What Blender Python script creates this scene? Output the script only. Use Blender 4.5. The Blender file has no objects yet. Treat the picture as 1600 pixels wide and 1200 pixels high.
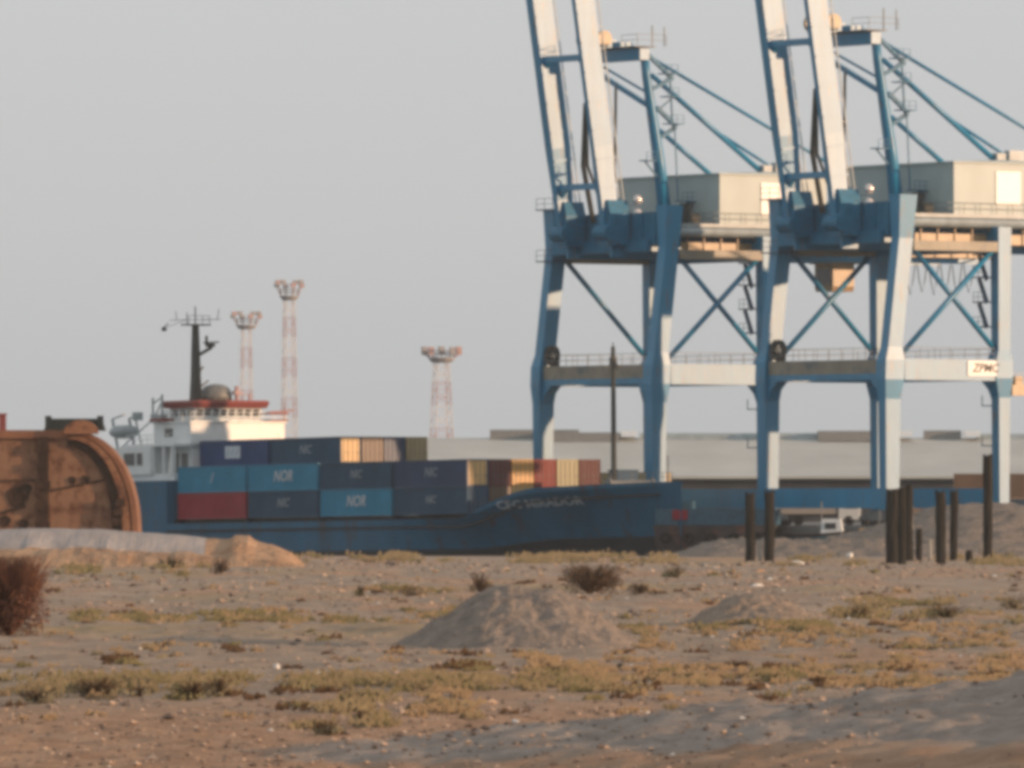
import bpy, math, random
import numpy as np
from mathutils import Vector, Matrix
random.seed(7); rng = np.random.default_rng(7)
scene = bpy.context.scene
COL = scene.collection
R = math.radians

# ------------------------------------------------------------------ camera, sky, sun, exposure
F = 14110.0; CAMZ = 4.2; HOR = 790.0          # pixels (of 1600) per radian, eye height, horizon row
cam = bpy.data.cameras.new('camera'); camo = bpy.data.objects.new('camera', cam); COL.objects.link(camo)
camo.location = (0, 0, CAMZ); camo.rotation_euler = (R(90), 0, 0)
cam.sensor_width = 36; cam.lens = 36*F/1600; cam.shift_y = 190/1600; cam.clip_end = 20000; cam.clip_start = 1
scene.camera = camo
SUN_EL = R(8.0); SD = Vector((0.960, -0.281, 0)).normalized()
SUNV = Vector((SD.x*math.cos(SUN_EL), SD.y*math.cos(SUN_EL), math.sin(SUN_EL)))
w = bpy.data.worlds.new('World'); scene.world = w; w.use_nodes = True
nt = w.node_tree; nt.nodes.clear()
out = nt.nodes.new('ShaderNodeOutputWorld'); bg = nt.nodes.new('ShaderNodeBackground')
sky = nt.nodes.new('ShaderNodeTexSky'); sky.sky_type = 'NISHITA'; sky.sun_disc = False
sky.sun_elevation = SUN_EL; sky.sun_rotation = math.atan2(SD.x, SD.y); sky.dust_density = 4
bg2 = nt.nodes.new('ShaderNodeBackground'); bg.inputs[1].default_value = 0.06
tc = nt.nodes.new('ShaderNodeTexCoord'); sep = nt.nodes.new('ShaderNodeSeparateXYZ')
cr = nt.nodes.new('ShaderNodeValToRGB'); cr.color_ramp.interpolation = 'B_SPLINE'
nt.links.new(tc.outputs['Generated'], sep.inputs[0]); nt.links.new(sep.outputs[2], cr.inputs[0])
e = cr.color_ramp.elements
e[0].position = 0.0; e[0].color = (0.458, 0.468, 0.474, 1)
e[1].position = 1.0; e[1].color = (0.47, 0.48, 0.49, 1)
q = e.new(0.03); q.color = (0.535, 0.546, 0.552, 1)
q = e.new(0.08); q.color = (0.592, 0.602, 0.604, 1)
q = e.new(0.4); q.color = (0.55, 0.555, 0.56, 1)
nt.links.new(cr.outputs[0], bg2.inputs[0]); bg2.inputs[1].default_value = 1.15
mx = nt.nodes.new('ShaderNodeMixShader'); mx.inputs[0].default_value = 0.90
nt.links.new(sky.outputs[0], bg.inputs[0]); nt.links.new(bg.outputs[0], mx.inputs[1]); nt.links.new(bg2.outputs[0], mx.inputs[2])
nt.links.new(mx.outputs[0], out.inputs[0])
sl = bpy.data.lights.new('sun', 'SUN'); sl.energy = 4.3; sl.angle = R(0.8); sl.color = (1.0, 0.63, 0.38)
so = bpy.data.objects.new('sun', sl); COL.objects.link(so); so.rotation_euler = SUNV.to_track_quat('Z', 'Y').to_euler()
scene.view_settings.view_transform = 'Standard'; scene.view_settings.look = 'None'
scene.view_settings.exposure = 0; scene.view_settings.gamma = 1
scene.render.engine = 'CYCLES'
scene.cycles.pixel_filter_type = 'GAUSSIAN'; scene.cycles.filter_width = 5.0
scene.cycles.max_bounces = 6; scene.cycles.volume_bounces = 0

# ------------------------------------------------------------------ helpers
class MB:
    """collects faces, then links them as one mesh object"""
    def __init__(s): s.v = []; s.f = []; s.m = []
    def add(s, vs, fs, mi=0):
        n = len(s.v); s.v += [tuple(p) for p in vs]; s.f += [tuple(i+n for i in f) for f in fs]; s.m += [mi]*len(fs)
    def box(s, x0, x1, y0, y1, z0, z1, mi=0):
        s.add([(x0,y0,z0),(x1,y0,z0),(x1,y1,z0),(x0,y1,z0),(x0,y0,z1),(x1,y0,z1),(x1,y1,z1),(x0,y1,z1)],
              [(0,3,2,1),(4,5,6,7),(0,1,5,4),(1,2,6,5),(2,3,7,6),(3,0,4,7)], mi)
    def loft(s, rings, mi=0, caps=True):
        n = len(rings[0]); vs = [p for r in rings for p in r]; fs = []
        for k in range(len(rings)-1):
            for i in range(n):
                j = (i+1) % n; fs.append((k*n+i, k*n+j, (k+1)*n+j, (k+1)*n+i))
        if caps: fs.append(tuple(range(n-1, -1, -1))); fs.append(tuple((len(rings)-1)*n+i for i in range(n)))
        s.add(vs, fs, mi)
    def bar(s, a, b, w, h=None, mi=0, up=(0,0,1)):
        """rectangular bar a->b, w sideways, h along up"""
        h = h or w; a = Vector(a); b = Vector(b); d = (b-a).normalized(); up = Vector(up)
        if abs(d.dot(up)) > .98: up = Vector((0,1,0))
        x = d.cross(up).normalized(); y = x.cross(d).normalized()
        ring = lambda p: [tuple(p+x*sx*w/2+y*sy*h/2) for sx, sy in ((-1,-1),(1,-1),(1,1),(-1,1))]
        s.loft([ring(a), ring(b)], mi)
    def tube(s, pts, r, n=6, mi=0):
        pts = [Vector(p) for p in pts]; rs = r if isinstance(r, (list, tuple)) else [r]*len(pts); rings = []
        for i, p in enumerate(pts):
            d = (pts[min(i+1, len(pts)-1)]-pts[max(i-1, 0)]).normalized()
            u = Vector((0,0,1)) if abs(d.z) < .95 else Vector((0,1,0))
            x = d.cross(u).normalized(); y = x.cross(d)
            rings.append([tuple(p+(x*math.cos(a)+y*math.sin(a))*rs[i]) for a in [2*math.pi*k/n for k in range(n)]])
        s.loft(rings, mi)
    def prism(s, poly, y0, y1, mi=0):
        """poly in x,z extruded along y"""
        s.loft([[(x, y0, z) for x, z in poly], [(x, y1, z) for x, z in poly]], mi)
    def build(s, name, mats, parent=None, smooth=False, label=None):
        me = bpy.data.meshes.new(name); me.from_pydata(s.v, [], s.f); 
        if not isinstance(mats, (list, tuple)): mats = [mats]
        for m in mats: me.materials.append(m)
        if len(mats) > 1: me.polygons.foreach_set('material_index', s.m)
        if smooth: me.polygons.foreach_set('use_smooth', [True]*len(me.polygons))
        me.update()
        o = bpy.data.objects.new(name, me); COL.objects.link(o)
        if parent: o.parent = parent
        if label: o['label'] = label
        return o
def tag(o, label=None, cat=None, group=None, kind=None):
    for k, v in (('label', label), ('category', cat), ('group', group), ('kind', kind)):
        if v: o[k] = v
    return o
def thing(name, label, cat, loc=(0,0,0), rz=0, group=None):
    o = bpy.data.objects.new(name, None); COL.objects.link(o); o.location = loc; o.rotation_euler = (0,0,rz)
    o.empty_display_size = .5
    return tag(o, label, cat, group)
def kids(o): return [c for c in bpy.data.objects if c.parent == o]
def copy_tree(o, parent=None):
    c = o.copy(); COL.objects.link(c); c.parent = parent
    for ch in kids(o): copy_tree(ch, c)
    return c

def mat(name, col, rough=.6, spec=.5, var=.15, scale=3.0, dark=None, darkamt=0, dscale=.6, bump=0, bscale=8, metal=0, stretch=(1,1,1), col2=None, wave=None, coord='Object'):
    m = bpy.data.materials.new(name); m.use_nodes = True; t = m.node_tree; b = t.nodes['Principled BSDF']
    b.inputs['Roughness'].default_value = rough; b.inputs['Metallic'].default_value = metal
    b.inputs['Specular IOR Level'].default_value = spec
    tcn = t.nodes.new('ShaderNodeTexCoord'); mp = t.nodes.new('ShaderNodeMapping'); mp.inputs['Scale'].default_value = stretch
    if coord == 'World':
        g = t.nodes.new('ShaderNodeNewGeometry'); t.links.new(g.outputs['Position'], mp.inputs[0])
    else: t.links.new(tcn.outputs['Object'], mp.inputs[0])
    n1 = t.nodes.new('ShaderNodeTexNoise'); n1.inputs['Scale'].default_value = scale; n1.inputs['Detail'].default_value = 6
    t.links.new(mp.outputs[0], n1.inputs['Vector'])
    r1 = t.nodes.new('ShaderNodeValToRGB'); r1.color_ramp.elements[0].position = .3; r1.color_ramp.elements[1].position = .7
    c2 = col2 or tuple(min(1, c*(1+var)) for c in col); c1 = tuple(c*(1-var) for c in col)
    if col2: c1 = col
    r1.color_ramp.elements[0].color = (*c1, 1); r1.color_ramp.elements[1].color = (*c2, 1)
    t.links.new(n1.outputs[0], r1.inputs[0]); last = r1.outputs[0]
    if dark:
        n2 = t.nodes.new('ShaderNodeTexNoise'); n2.inputs['Scale'].default_value = dscale; n2.inputs['Detail'].default_value = 8; n2.inputs['Roughness'].default_value = .7
        t.links.new(mp.outputs[0], n2.inputs['Vector'])
        r2 = t.nodes.new('ShaderNodeValToRGB'); r2.color_ramp.elements[0].position = .62-darkamt*.3; r2.color_ramp.elements[1].position = .72-darkamt*.2
        t.links.new(n2.outputs[0], r2.inputs[0])
        mi = t.nodes.new('ShaderNodeMixRGB'); mi.inputs[2].default_value = (*dark, 1)
        t.links.new(r2.outputs[0], mi.inputs[0]); t.links.new(last, mi.inputs[1]); last = mi.outputs[0]
    t.links.new(last, b.inputs['Base Color'])
    if bump or wave:
        bp = t.nodes.new('ShaderNodeBump'); bp.inputs['Distance'].default_value = bump or .03
        if wave:
            wv = t.nodes.new('ShaderNodeTexWave'); wv.wave_type = 'BANDS'; wv.bands_direction = wave[0]; wv.inputs['Scale'].default_value = wave[1]
            t.links.new(tcn.outputs['Object'], wv.inputs['Vector']); t.links.new(wv.outputs[0], bp.inputs['Height'])
        else:
            n3 = t.nodes.new('ShaderNodeTexNoise'); n3.inputs['Scale'].default_value = bscale; n3.inputs['Detail'].default_value = 6
            t.links.new(mp.outputs[0], n3.inputs['Vector']); t.links.new(n3.outputs[0], bp.inputs['Height'])
        t.links.new(bp.outputs[0], b.inputs['Normal'])
    return m

M = {}
M['blue'] = mat('crane_blue_paint', (.006,.205,.385), .38, .70, .14, .5, dark=(.13,.12,.11), darkamt=.16, dscale=1.6, bump=.015, bscale=1.2, stretch=(1,1,.22))
M['blue_dark'] = mat('dark_blue_paint', (.02,.085,.16), .45, .5, .3, 1.0)
M['beige'] = mat('beige_steel', (.24,.22,.17), .45, .5, .2, .6, dark=(.10,.13,.14), darkamt=.3, dscale=.5)
M['blue_mid'] = mat('mottled_blue_paint', (.006,.16,.30), .5, .4, .3, 1.2, dark=(.03,.05,.06), darkamt=.3, dscale=1.2)  # darker, mottled version of the crane blue
M['house'] = mat('pale_grey_cladding', (.40,.49,.49), .45, .5, .06, .4, wave=('X', 2.2), bump=.02)
M['panel'] = mat('white_panel', (.85,.85,.82), .35, .5, .03)
M['pale_steel'] = mat('weathered_pale_steel', (.30,.36,.38), .4, .5, .2, .8)
M['tan'] = mat('tan_paint', (.42,.30,.17), .4, .5, .2, 1.0)
M['black'] = mat('black_rubber', (.02,.02,.022), .6, .4, .3)
M['glass'] = mat('dark_glass', (.03,.035,.04), .12, .6, .1)
M['white'] = mat('ship_white_paint', (.74,.78,.78), .35, .5, .05, 1.2, dark=(.45,.38,.30), darkamt=.05)
M['red'] = mat('red_paint', (.25,.06,.05), .5, .4, .15)
M['grey'] = mat('grey_steel', (.16,.17,.17), .5, .5, .2)
M['mastgrey'] = mat('dark_mast_steel', (.05,.055,.05), .6, .4, .2)
M['hull'] = mat('ship_blue_hull', (.004,.10,.19), .5, .3, .2, .35, dark=(.05,.045,.045), darkamt=.25, dscale=.5, stretch=(1,1,.3))
M['boot'] = mat('dark_boot_and_shade', (.015,.022,.028), .6, .3, .3, .5)
M['letter'] = mat('white_lettering', (.55,.60,.64), .5, .4, .02)
M['letterdim'] = mat('faded_lettering', (.26,.32,.36), .6, .3, .1)
M['ink'] = mat('dark_lettering', (.09,.085,.07), .6, .3, .02)
M['roof'] = mat('shed_roof_sheet', (.49,.51,.49), .7, .3, .10, .12, wave=('X', 3.5), bump=.01)
M['shedwall'] = mat('shed_wall', (.045,.05,.055), .7, .3, .3, .3)
M['ventdark'] = mat('ridge_vent_dark', (.21,.215,.21), .6, .4, .15)
M['rust'] = mat('rusty_plate', (.215,.11,.065), .75, .25, .3, .55, dark=(.10,.035,.018), darkamt=.42, dscale=.9, bump=.08, bscale=1.5, col2=(.31,.175,.105))
M['rustdark'] = mat('dark_rusty_frame', (.028,.017,.012), .85, .15, .4, 1.5, col2=(.075,.042,.026))
M['rustlight'] = mat('orange_rust_rim', (.26,.12,.065), .7, .3, .2, 1.2, dark=(.15,.06,.03), darkamt=.35)
M['rustmid'] = mat('mid_rust_rim', (.22,.09,.05), .75, .2, .3, 1.5, col2=(.34,.18,.10), dark=(.07,.03,.02), darkamt=.5)
M['darkgreen'] = mat('dark_green_paint', (.018,.028,.026), .6, .4, .25)
M['timber'] = mat('tarred_timber', (.022,.020,.016), .85, .2, .5, 3, stretch=(1,1,.15))
M['palepost'] = mat('pale_post', (.36,.35,.32), .8, .2, .2)
M['rockpale'] = mat('white_stone', (.72,.70,.66), .8, .2, .1)
M['rock'] = mat('grey_stone', (.28,.26,.25), .85, .2, .3)
M['rockorange'] = mat('orange_stone', (.48,.27,.15), .85, .2, .3)
M['tyre'] = mat('tyre_rubber', (.02,.02,.02), .8, .2, .2)
M['redpale'] = mat('hazed_red_mast', (.48,.33,.32), .6, .3, .1)  # pale mast reds, greys and whites have distance haze painted in
M['hazegrey'] = mat('hazed_grey_steel', (.34,.33,.34), .6, .3, .2)
M['whitepale'] = mat('hazed_white_mast', (.66,.64,.64), .6, .3, .05)
M['concrete'] = mat('quay_concrete', (.17,.165,.155), .85, .2, .2, .3, bump=.03, bscale=2)
M['glint'] = mat('polished_lamp_housing', (.9,.8,.75), .22, 1, .02, metal=.6)
def paint(name, c, r=.38): 
    M[name] = mat(name, c, r, .4, .10, .6, dark=tuple(k*.45+.015 for k in c), darkamt=.08, dscale=.7, bump=.03, wave=('X', 3.2))
def rough_for(n): return .62 if n in ('oxblood','redbox','slate') else .4
for n_, c_ in dict(navy=(.012,.05,.13), teal=(.008,.25,.42), maroon=(.33,.014,.03), royal=(.01,.055,.18), cream=(.74,.48,.20), orange=(.68,.36,.09),
                   oxblood=(.13,.03,.025), olive=(.26,.24,.11), brown=(.14,.085,.055), tanbox=(.45,.36,.20), slate=(.017,.075,.14), redbox=(.26,.035,.025), greybox=(.22,.23,.23)).items():
    paint(n_, c_, rough_for(n_))

# quay frame: s along the quay (towards the right and the camera), t across it (away from the water)
PHI = R(-55); CS, SN = math.cos(PHI), math.sin(PHI)
def Q(s, t, z=0): return Vector((-4.217+CS*s-SN*t, 850+SN*s+CS*t, z))
def at(px, py, d): return Vector(((px-800)*d/F, d, CAMZ+(HOR-py)*d/F))
def text_mesh(txt, size, bold=.0, shear=0):
    cu = bpy.data.curves.new('t', 'FONT'); cu.body = txt; cu.size = size; cu.offset = bold; cu.align_x = 'CENTER'; cu.align_y = 'CENTER'; cu.shear = shear
    cu.extrude = .012; cu.resolution_u = 2
    o = bpy.data.objects.new('t', cu); COL.objects.link(o)
    dg = bpy.context.evaluated_depsgraph_get(); me = bpy.data.meshes.new_from_object(o.evaluated_get(dg))
    bpy.data.objects.remove(o); return me

# ------------------------------------------------------------------ ground
def vnoise(x, y, seed=0):
    xi = np.floor(x).astype(np.int64); yi = np.floor(y).astype(np.int64); xf = x-xi; yf = y-yi
    xf = xf*xf*(3-2*xf); yf = yf*yf*(3-2*yf)
    def h(a, b):
        n = (a*374761393+b*668265263+seed*974634777) & 0xffffffff
        n = ((n ^ (n >> 13))*1274126177) & 0xffffffff
        return ((n ^ (n >> 16)) & 0xffff)/65535.0
    return (h(xi,yi)*(1-xf)+h(xi+1,yi)*xf)*(1-yf)+(h(xi,yi+1)*(1-xf)+h(xi+1,yi+1)*xf)*yf
def fbm(x, y, o=4, seed=0):
    a = 0; amp = .5; tot = 0
    for k in range(o):
        a = a+amp*vnoise(x*2**k+k*17.3, y*2**k+k*9.1, seed+k); tot += amp; amp *= .55
    return a/tot
def sstep(a, b, x):
    t = np.clip((x-a)/(b-a), 0, 1); return t*t*(3-2*t)
def ground_z(x, y):
    z = (fbm(x*.05, y*.03, 4, 1)-.5)*.9+(fbm(x*.35, y*.22, 4, 5)-.5)*.34+(fbm(x*1.6, y*1.0, 3, 9)-.5)*.20
    near = 1-sstep(200, 420, y)
    z = z*(.35+.65*sstep(150, 260, y))
    # gravel bank at the right foreground: crest near y=152, falling towards the camera
    crest = np.clip(.20+(x+2.5)*.105, 0, 3.0)
    yc = 152+4*(fbm(x*.12, y*0, 2, 33)-.5)
    front = np.clip(1-(yc-y)*.055/np.maximum(crest, .2), -.4, 1); back = 1-sstep(0, 11, y-yc)
    prof = np.where(y < yc, front, back)
    rough = ((fbm(x*.8, y*.5, 4, 14)-.5)*.55+(fbm(x*3.0, y*1.6, 3, 15)-.5)*.22)*sstep(.15, .7, crest)*np.where(y < yc+6, 1, 0)
    z = z+crest*prof+rough*np.clip(prof, 0, 1)
    # foreground left soil, stony
    z = z+(fbm(x*2.2, y*1.6, 3, 71)-.5)*.20*(1-sstep(165, 200, y))
    # shore edge
    z = z*(1-sstep(690, 745, y)) - 2.6*sstep(752+10*(fbm(x*.06, y*0, 2, 3)-.5), 775, y)
    return z
def gz(x, y): return float(ground_z(np.array([float(x)]), np.array([float(y)]))[0])
xs = np.unique(np.concatenate([np.arange(-400, -60, 12), np.arange(-60, -18, 1.2), np.arange(-18, 18, .26), np.arange(18, 60, 1.2), np.arange(60, 401, 12)]))
ys = [-40.0]
while ys[-1] < 778:
    yv = ys[-1]; ys.append(yv+(12 if yv < 118 else (.28 if yv < 300 else (.7 if yv < 480 else 1.3))))
ys = np.array(ys)
X, Y = np.meshgrid(xs, ys); Z = ground_z(X, Y)
nx, ny = len(xs), len(ys)
me = bpy.data.meshes.new('ground'); me.vertices.add(nx*ny)
me.vertices.foreach_set('co', np.stack([X, Y, Z], -1).astype(np.float32).ravel())
ii = (np.arange(ny-1)[:,None]*nx+np.arange(nx-1)[None,:]).ravel()
quads = np.stack([ii, ii+1, ii+1+nx, ii+nx], -1).ravel()
me.loops.add(len(quads)); me.loops.foreach_set('vertex_index', quads.astype(np.int32))
me.polygons.add(len(ii)); me.polygons.foreach_set('loop_start', (np.arange(len(ii))*4).astype(np.int32))
me.update(calc_edges=True); me.polygons.foreach_set('use_smooth', np.ones(len(ii), dtype=bool))
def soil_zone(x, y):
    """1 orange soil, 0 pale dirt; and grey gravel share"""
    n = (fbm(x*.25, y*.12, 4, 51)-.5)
    edge = 148.5-(x+2.0)*.9     # gravel bank, greyed for its shade, ends above the orange soil
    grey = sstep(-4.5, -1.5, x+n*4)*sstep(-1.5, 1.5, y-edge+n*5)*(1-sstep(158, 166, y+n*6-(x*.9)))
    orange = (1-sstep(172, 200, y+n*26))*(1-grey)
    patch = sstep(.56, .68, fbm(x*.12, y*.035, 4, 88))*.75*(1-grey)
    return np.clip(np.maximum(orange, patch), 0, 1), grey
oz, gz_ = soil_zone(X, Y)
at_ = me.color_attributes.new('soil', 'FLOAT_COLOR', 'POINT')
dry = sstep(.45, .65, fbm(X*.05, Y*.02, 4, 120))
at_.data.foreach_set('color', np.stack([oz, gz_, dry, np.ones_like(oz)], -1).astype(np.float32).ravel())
gm = bpy.data.materials.new('desert_ground'); gm.use_nodes = True; t = gm.node_tree; b = t.nodes['Principled BSDF']
b.inputs['Roughness'].default_value = .95; b.inputs['Specular IOR Level'].default_value = .15
N = t.nodes.new; L = t.links.new
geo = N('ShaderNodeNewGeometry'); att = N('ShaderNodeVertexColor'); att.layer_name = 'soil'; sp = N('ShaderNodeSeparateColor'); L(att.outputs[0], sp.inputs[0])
def noise(sc, det=6, rg=.6, src=None):
    n = N('ShaderNodeTexNoise'); n.inputs['Scale'].default_value = sc; n.inputs['Detail'].default_value = det; n.inputs['Roughness'].default_value = rg
    L(src or geo.outputs['Position'], n.inputs['Vector']); return n.outputs[0]
def ramp(src, stops):
    r = N('ShaderNodeValToRGB'); el = r.color_ramp.elements; el[0].position, el[0].color = stops[0][0], (*stops[0][1], 1); el[1].position, el[1].color = stops[-1][0], (*stops[-1][1], 1)
    for p, c in stops[1:-1]: k = el.new(p); k.color = (*c, 1)
    L(src, r.inputs[0]); return r.outputs[0]
def mixc(f, a, b_):
    m = N('ShaderNodeMixRGB'); L(f, m.inputs[0]); L(a, m.inputs[1]); L(b_, m.inputs[2]); return m.outputs[0]
pale = ramp(noise(.35), [(.3, (.31,.24,.185)), (.5, (.40,.315,.245)), (.7, (.48,.39,.31))])
ora = ramp(noise(.8), [(.3, (.37,.225,.145)), (.5, (.48,.31,.205)), (.72, (.58,.40,.28))])
gry_shade = ramp(noise(1.4), [(.3, (.30,.25,.215)), (.5, (.40,.34,.295)), (.72, (.52,.44,.38))])  # grey gravel tone, with the bank's shade also painted into it
olv = ramp(noise(.6), [(.35, (.36,.265,.14)), (.65, (.45,.35,.21))])
om = N('ShaderNodeMath'); om.operation = 'MULTIPLY'; L(sp.outputs[2], om.inputs[0]); L(ramp(noise(.09, 5, .7), [(.42, (0,0,0)), (.62, (.8,.8,.8))]), om.inputs[1])
c = mixc(om.outputs[0], pale, olv); c = mixc(sp.outputs[0], c, ora); c = mixc(sp.outputs[1], c, gry_shade)
spk = ramp(noise(7, 3, .8), [(.66, (0,0,0)), (.74, (.55,.55,.55))]); wh = N('ShaderNodeRGB'); wh.outputs[0].default_value = (.62,.53,.44,1); c = mixc(spk, c, wh.outputs[0])
spk2 = ramp(noise(5, 3, .8, None), [(.30, (.5,.5,.5)), (.38, (0,0,0))]); dk = N('ShaderNodeRGB'); dk.outputs[0].default_value = (.10,.08,.065,1); c = mixc(spk2, c, dk.outputs[0])
L(c, b.inputs['Base Color'])
bp = N('ShaderNodeBump'); bp.inputs['Distance'].default_value = .2; bp.inputs['Strength'].default_value = 1; L(noise(3.2, 8, .7), bp.inputs['Height']); L(bp.outputs[0], b.inputs['Normal'])
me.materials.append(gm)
ground = bpy.data.objects.new('ground', me); COL.objects.link(ground); tag(ground, 'stony dry ground with patches of orange soil and grey gravel with shade painted in', kind='structure')

# water and quay yard
wm = mat('harbour_water', (.03,.045,.05), .12, .5, .1, .5, bump=.05, bscale=1.0)
o = MB(); o.add([(-430,700,-1.0),(430,700,-1.0),(430,1700,-1.0),(-430,1700,-1.0)], [(0,1,2,3)]); o.build('water', wm)['kind'] = 'structure'
q_ = MB()
P = [Q(-420,17), Q(92,17), Vector((430,760,0)), Vector((430,1780,0)), Vector((-430,1780,0)), Vector((-430,1215,0))]
q_.loft([[(p.x,p.y,-1.6) for p in P], [(p.x,p.y,2.2) for p in P]])
tag(q_.build('quay', M['concrete']), 'grey concrete quay behind the ship', kind='structure')
rl = MB()
for tt in (20, 33):
    a, b_ = Q(-200, tt, 2.26), Q(90, tt, 2.26); rl.bar(a, b_, .18, .12)
tag(rl.build('rail_track', M['grey']), 'steel crane rails set in the quay', kind='structure')

# ------------------------------------------------------------------ gantry cranes (origin on the quay, x along the quay, y inland)
def rectring(z, yc, w_, d_, xc): return [(xc-w_/2,yc-d_/2,z),(xc+w_/2,yc-d_/2,z),(xc+w_/2,yc+d_/2,z),(xc-w_/2,yc+d_/2,z)]
def railing(mb, pts, h=1.05, step=1.8, r=.03):
    for a, b_ in zip(pts[:-1], pts[1:]):
        a = Vector(a); b_ = Vector(b_); n = max(1, round((b_-a).length/step))
        for k in range(n+1):
            p = a.lerp(b_, k/n); mb.bar(p, p+Vector((0,0,h)), r*1.4)
        for hh in (h, h*.5): mb.bar(a+Vector((0,0,hh)), b_+Vector((0,0,hh)), r*1.6)
HS = 9.3; G = 13.0; TB = 1.5   # half rail spacing, gauge, top set-back of waterside legs
def make_crane(label):
    r = thing('gantry_crane', label, 'crane', group='container cranes on the quay')
    B = M['blue']
    for sx in (-1, 1):
        xc = sx*HS; m = MB()
        m.loft([rectring(1.6,0,1.05,1.45,xc), rectring(11.8,0,1.2,1.7,xc), rectring(13.6,.08,1.5,2.15,xc), rectring(15.4,.15,1.5,2.15,xc), rectring(16.6,.25,1.2,1.6,xc), rectring(26.6,TB,1.2,1.6,xc), rectring(30.6,TB+.1,1.7,2.0,xc)])
        m.build('leg', B, r)
        m = MB()
        m.loft([rectring(1.6,G,1.1,1.1,xc), rectring(12.0,G,1.15,1.3,xc), rectring(13.8,G-.12,1.45,1.95,xc), rectring(15.4,G-.12,1.45,1.95,xc), rectring(16.4,G,1.1,1.35,xc), rectring(27.8,G,1.25,1.5,xc)])
        m.build('leg', B, r)
        # side beam with diagonals
        m = MB(); m.box(xc-.62,xc+.62,1.35,G-1.1,13.55,15.5); m.build('side_beam', B, r)
        m = MB(); railing(m, [(xc+.55,1.4,15.5),(xc+.55,G-1.2,15.5)]); m.build('handrail', M['grey'], r)
        for (a, b_) in (((xc-.1,TB+1.2,25.8),(xc-.1,G-.5,16.3)), ((xc+.15,.9,15.6),(xc+.15,G-.7,26.0))):
            if sx == -1 and a[1] < 1: continue
            m = MB(); m.tube([a, b_], .25, 10); m.build('brace', B, r, smooth=True)
        m = MB(); m.box(xc-.65, xc+.65, TB+.9, G-.85, 25.5, 26.4); m.build('top_side_beam', M['beige'], r)  # beige colour paints the gold sun glint on this beam
    # portal beams along the quay and sill beams
    for y, nm in ((0,'portal_beam'), (G,'portal_beam')):
        m = MB(); m.box(-HS+.9, HS-.9, y-.62, y+.62, 14.15, 15.45); m.build('upper_beam', M['beige'], r)  # upper part beige, lower flange blue
        m = MB(); m.box(-HS+.9, HS-.9, y-.65, y+.65, 13.6, 14.148)
        for sx in (-1,1):
            x0 = sx*(HS-.62)
            m.loft([[(x0,y-.6,11.9),(x0,y+.6,11.9)], [(x0-sx*.35,y-.6,12.9),(x0-sx*.35,y+.6,12.9)], [(x0-sx*1.3,y-.6,13.59),(x0-sx*1.3,y+.6,13.59)], [(x0,y-.6,13.59),(x0,y+.6,13.59)]][0:0] or [[(x0,y-.6,11.8),(x0-sx*.5,y-.6,12.7),(x0-sx*1.6,y-.6,13.59),(x0,y-.6,13.59)],[(x0,y+.6,11.8),(x0-sx*.5,y+.6,12.7),(x0-sx*1.6,y+.6,13.59),(x0,y+.6,13.59)]])
        m.build(nm, B, r)
        m = MB(); railing(m, [(-HS+1,y-.6,15.46),(HS-1,y-.6,15.46)]); m.build('handrail', M['grey'], r)
        m = MB(); m.box(-HS+.6, HS-.6, y-.55, y+.55, 1.75, 3.6); m.build('sill_beam', B, r)
        for sx in (-1,1):
            m = MB(); xc = sx*HS
            m.prism([(xc-2.6,.95),(xc-.9,1.59),(xc+.9,1.59),(xc+2.6,.95),(xc+2.6,.62),(xc-2.6,.62)], y-.4, y+.4)
            bg_ = m.build('bogie', M['grey'], r)
            for k in (-2.1,-.8,.8,2.1):
                m = MB(); m.tube([(xc+k,y-.3,.45),(xc+k,y+.3,.45)], .38, 10); m.build('wheel', M['black'], bg_)
    # upper cross beams between the waterside and landside leg tops
    m = MB(); m.box(-HS+.86, HS-.86, TB-.95, TB+1.05, 26.9, 30.0)
    m.box(-HS+1.4, HS-1.4, TB-1.5, TB-.96, 26.2, 27.4)
    for x in (-6.5,-3.2,0,3.1,6.4): m.box(x-.12, x+.12, TB-1.15, TB-.98, 27.4, 29.9)
    m.build('top_beam', M['blue_mid'], r)
    m = MB(); m.box(-HS+.66, HS-.66, G-.7, G+.7, 25.5, 27.3); m.build('top_beam', B, r)
    # small platforms on the waterside leg tops and the stair landings on the landside near leg
    for z in (30.6, 25.6):
        m = MB(); m.box(-HS-1.7, -HS+1.2, TB-1.2, TB+1.2, z, z+.12); railing(m, [(-HS-1.65,TB-1.15,z+.1),(-HS+1.1,TB-1.15,z+.1)])
        m.build('leg_platform', M['blue_dark'], r)
    m = MB()
    for k, z in enumerate((18.5,20.8,23.1,25.2)):
        m.box(HS-2.2, HS-.63, G-1.6, G-.4, z, z+.12); railing(m, [(HS-2.15,G-1.55,z+.1),(HS-.7,G-1.55,z+.1)], .9, .9)
        if k: m.bar((HS-2.0,G-1.0,z), (HS-.8,G-1.0,z-2.3), .12, .5)
    m.build('stair', M['blue_dark'], r)
    for z in (11.2, 7.5): m = MB(); m.box(HS-1.4, HS-.6, G-1.2, G-.2, z, z+.1); m.bar((HS-1.4,G-1.1,z),(HS-1.4,G-1.1,z+1),.07); m.build('leg_platform', M['blue_dark'], r)
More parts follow.
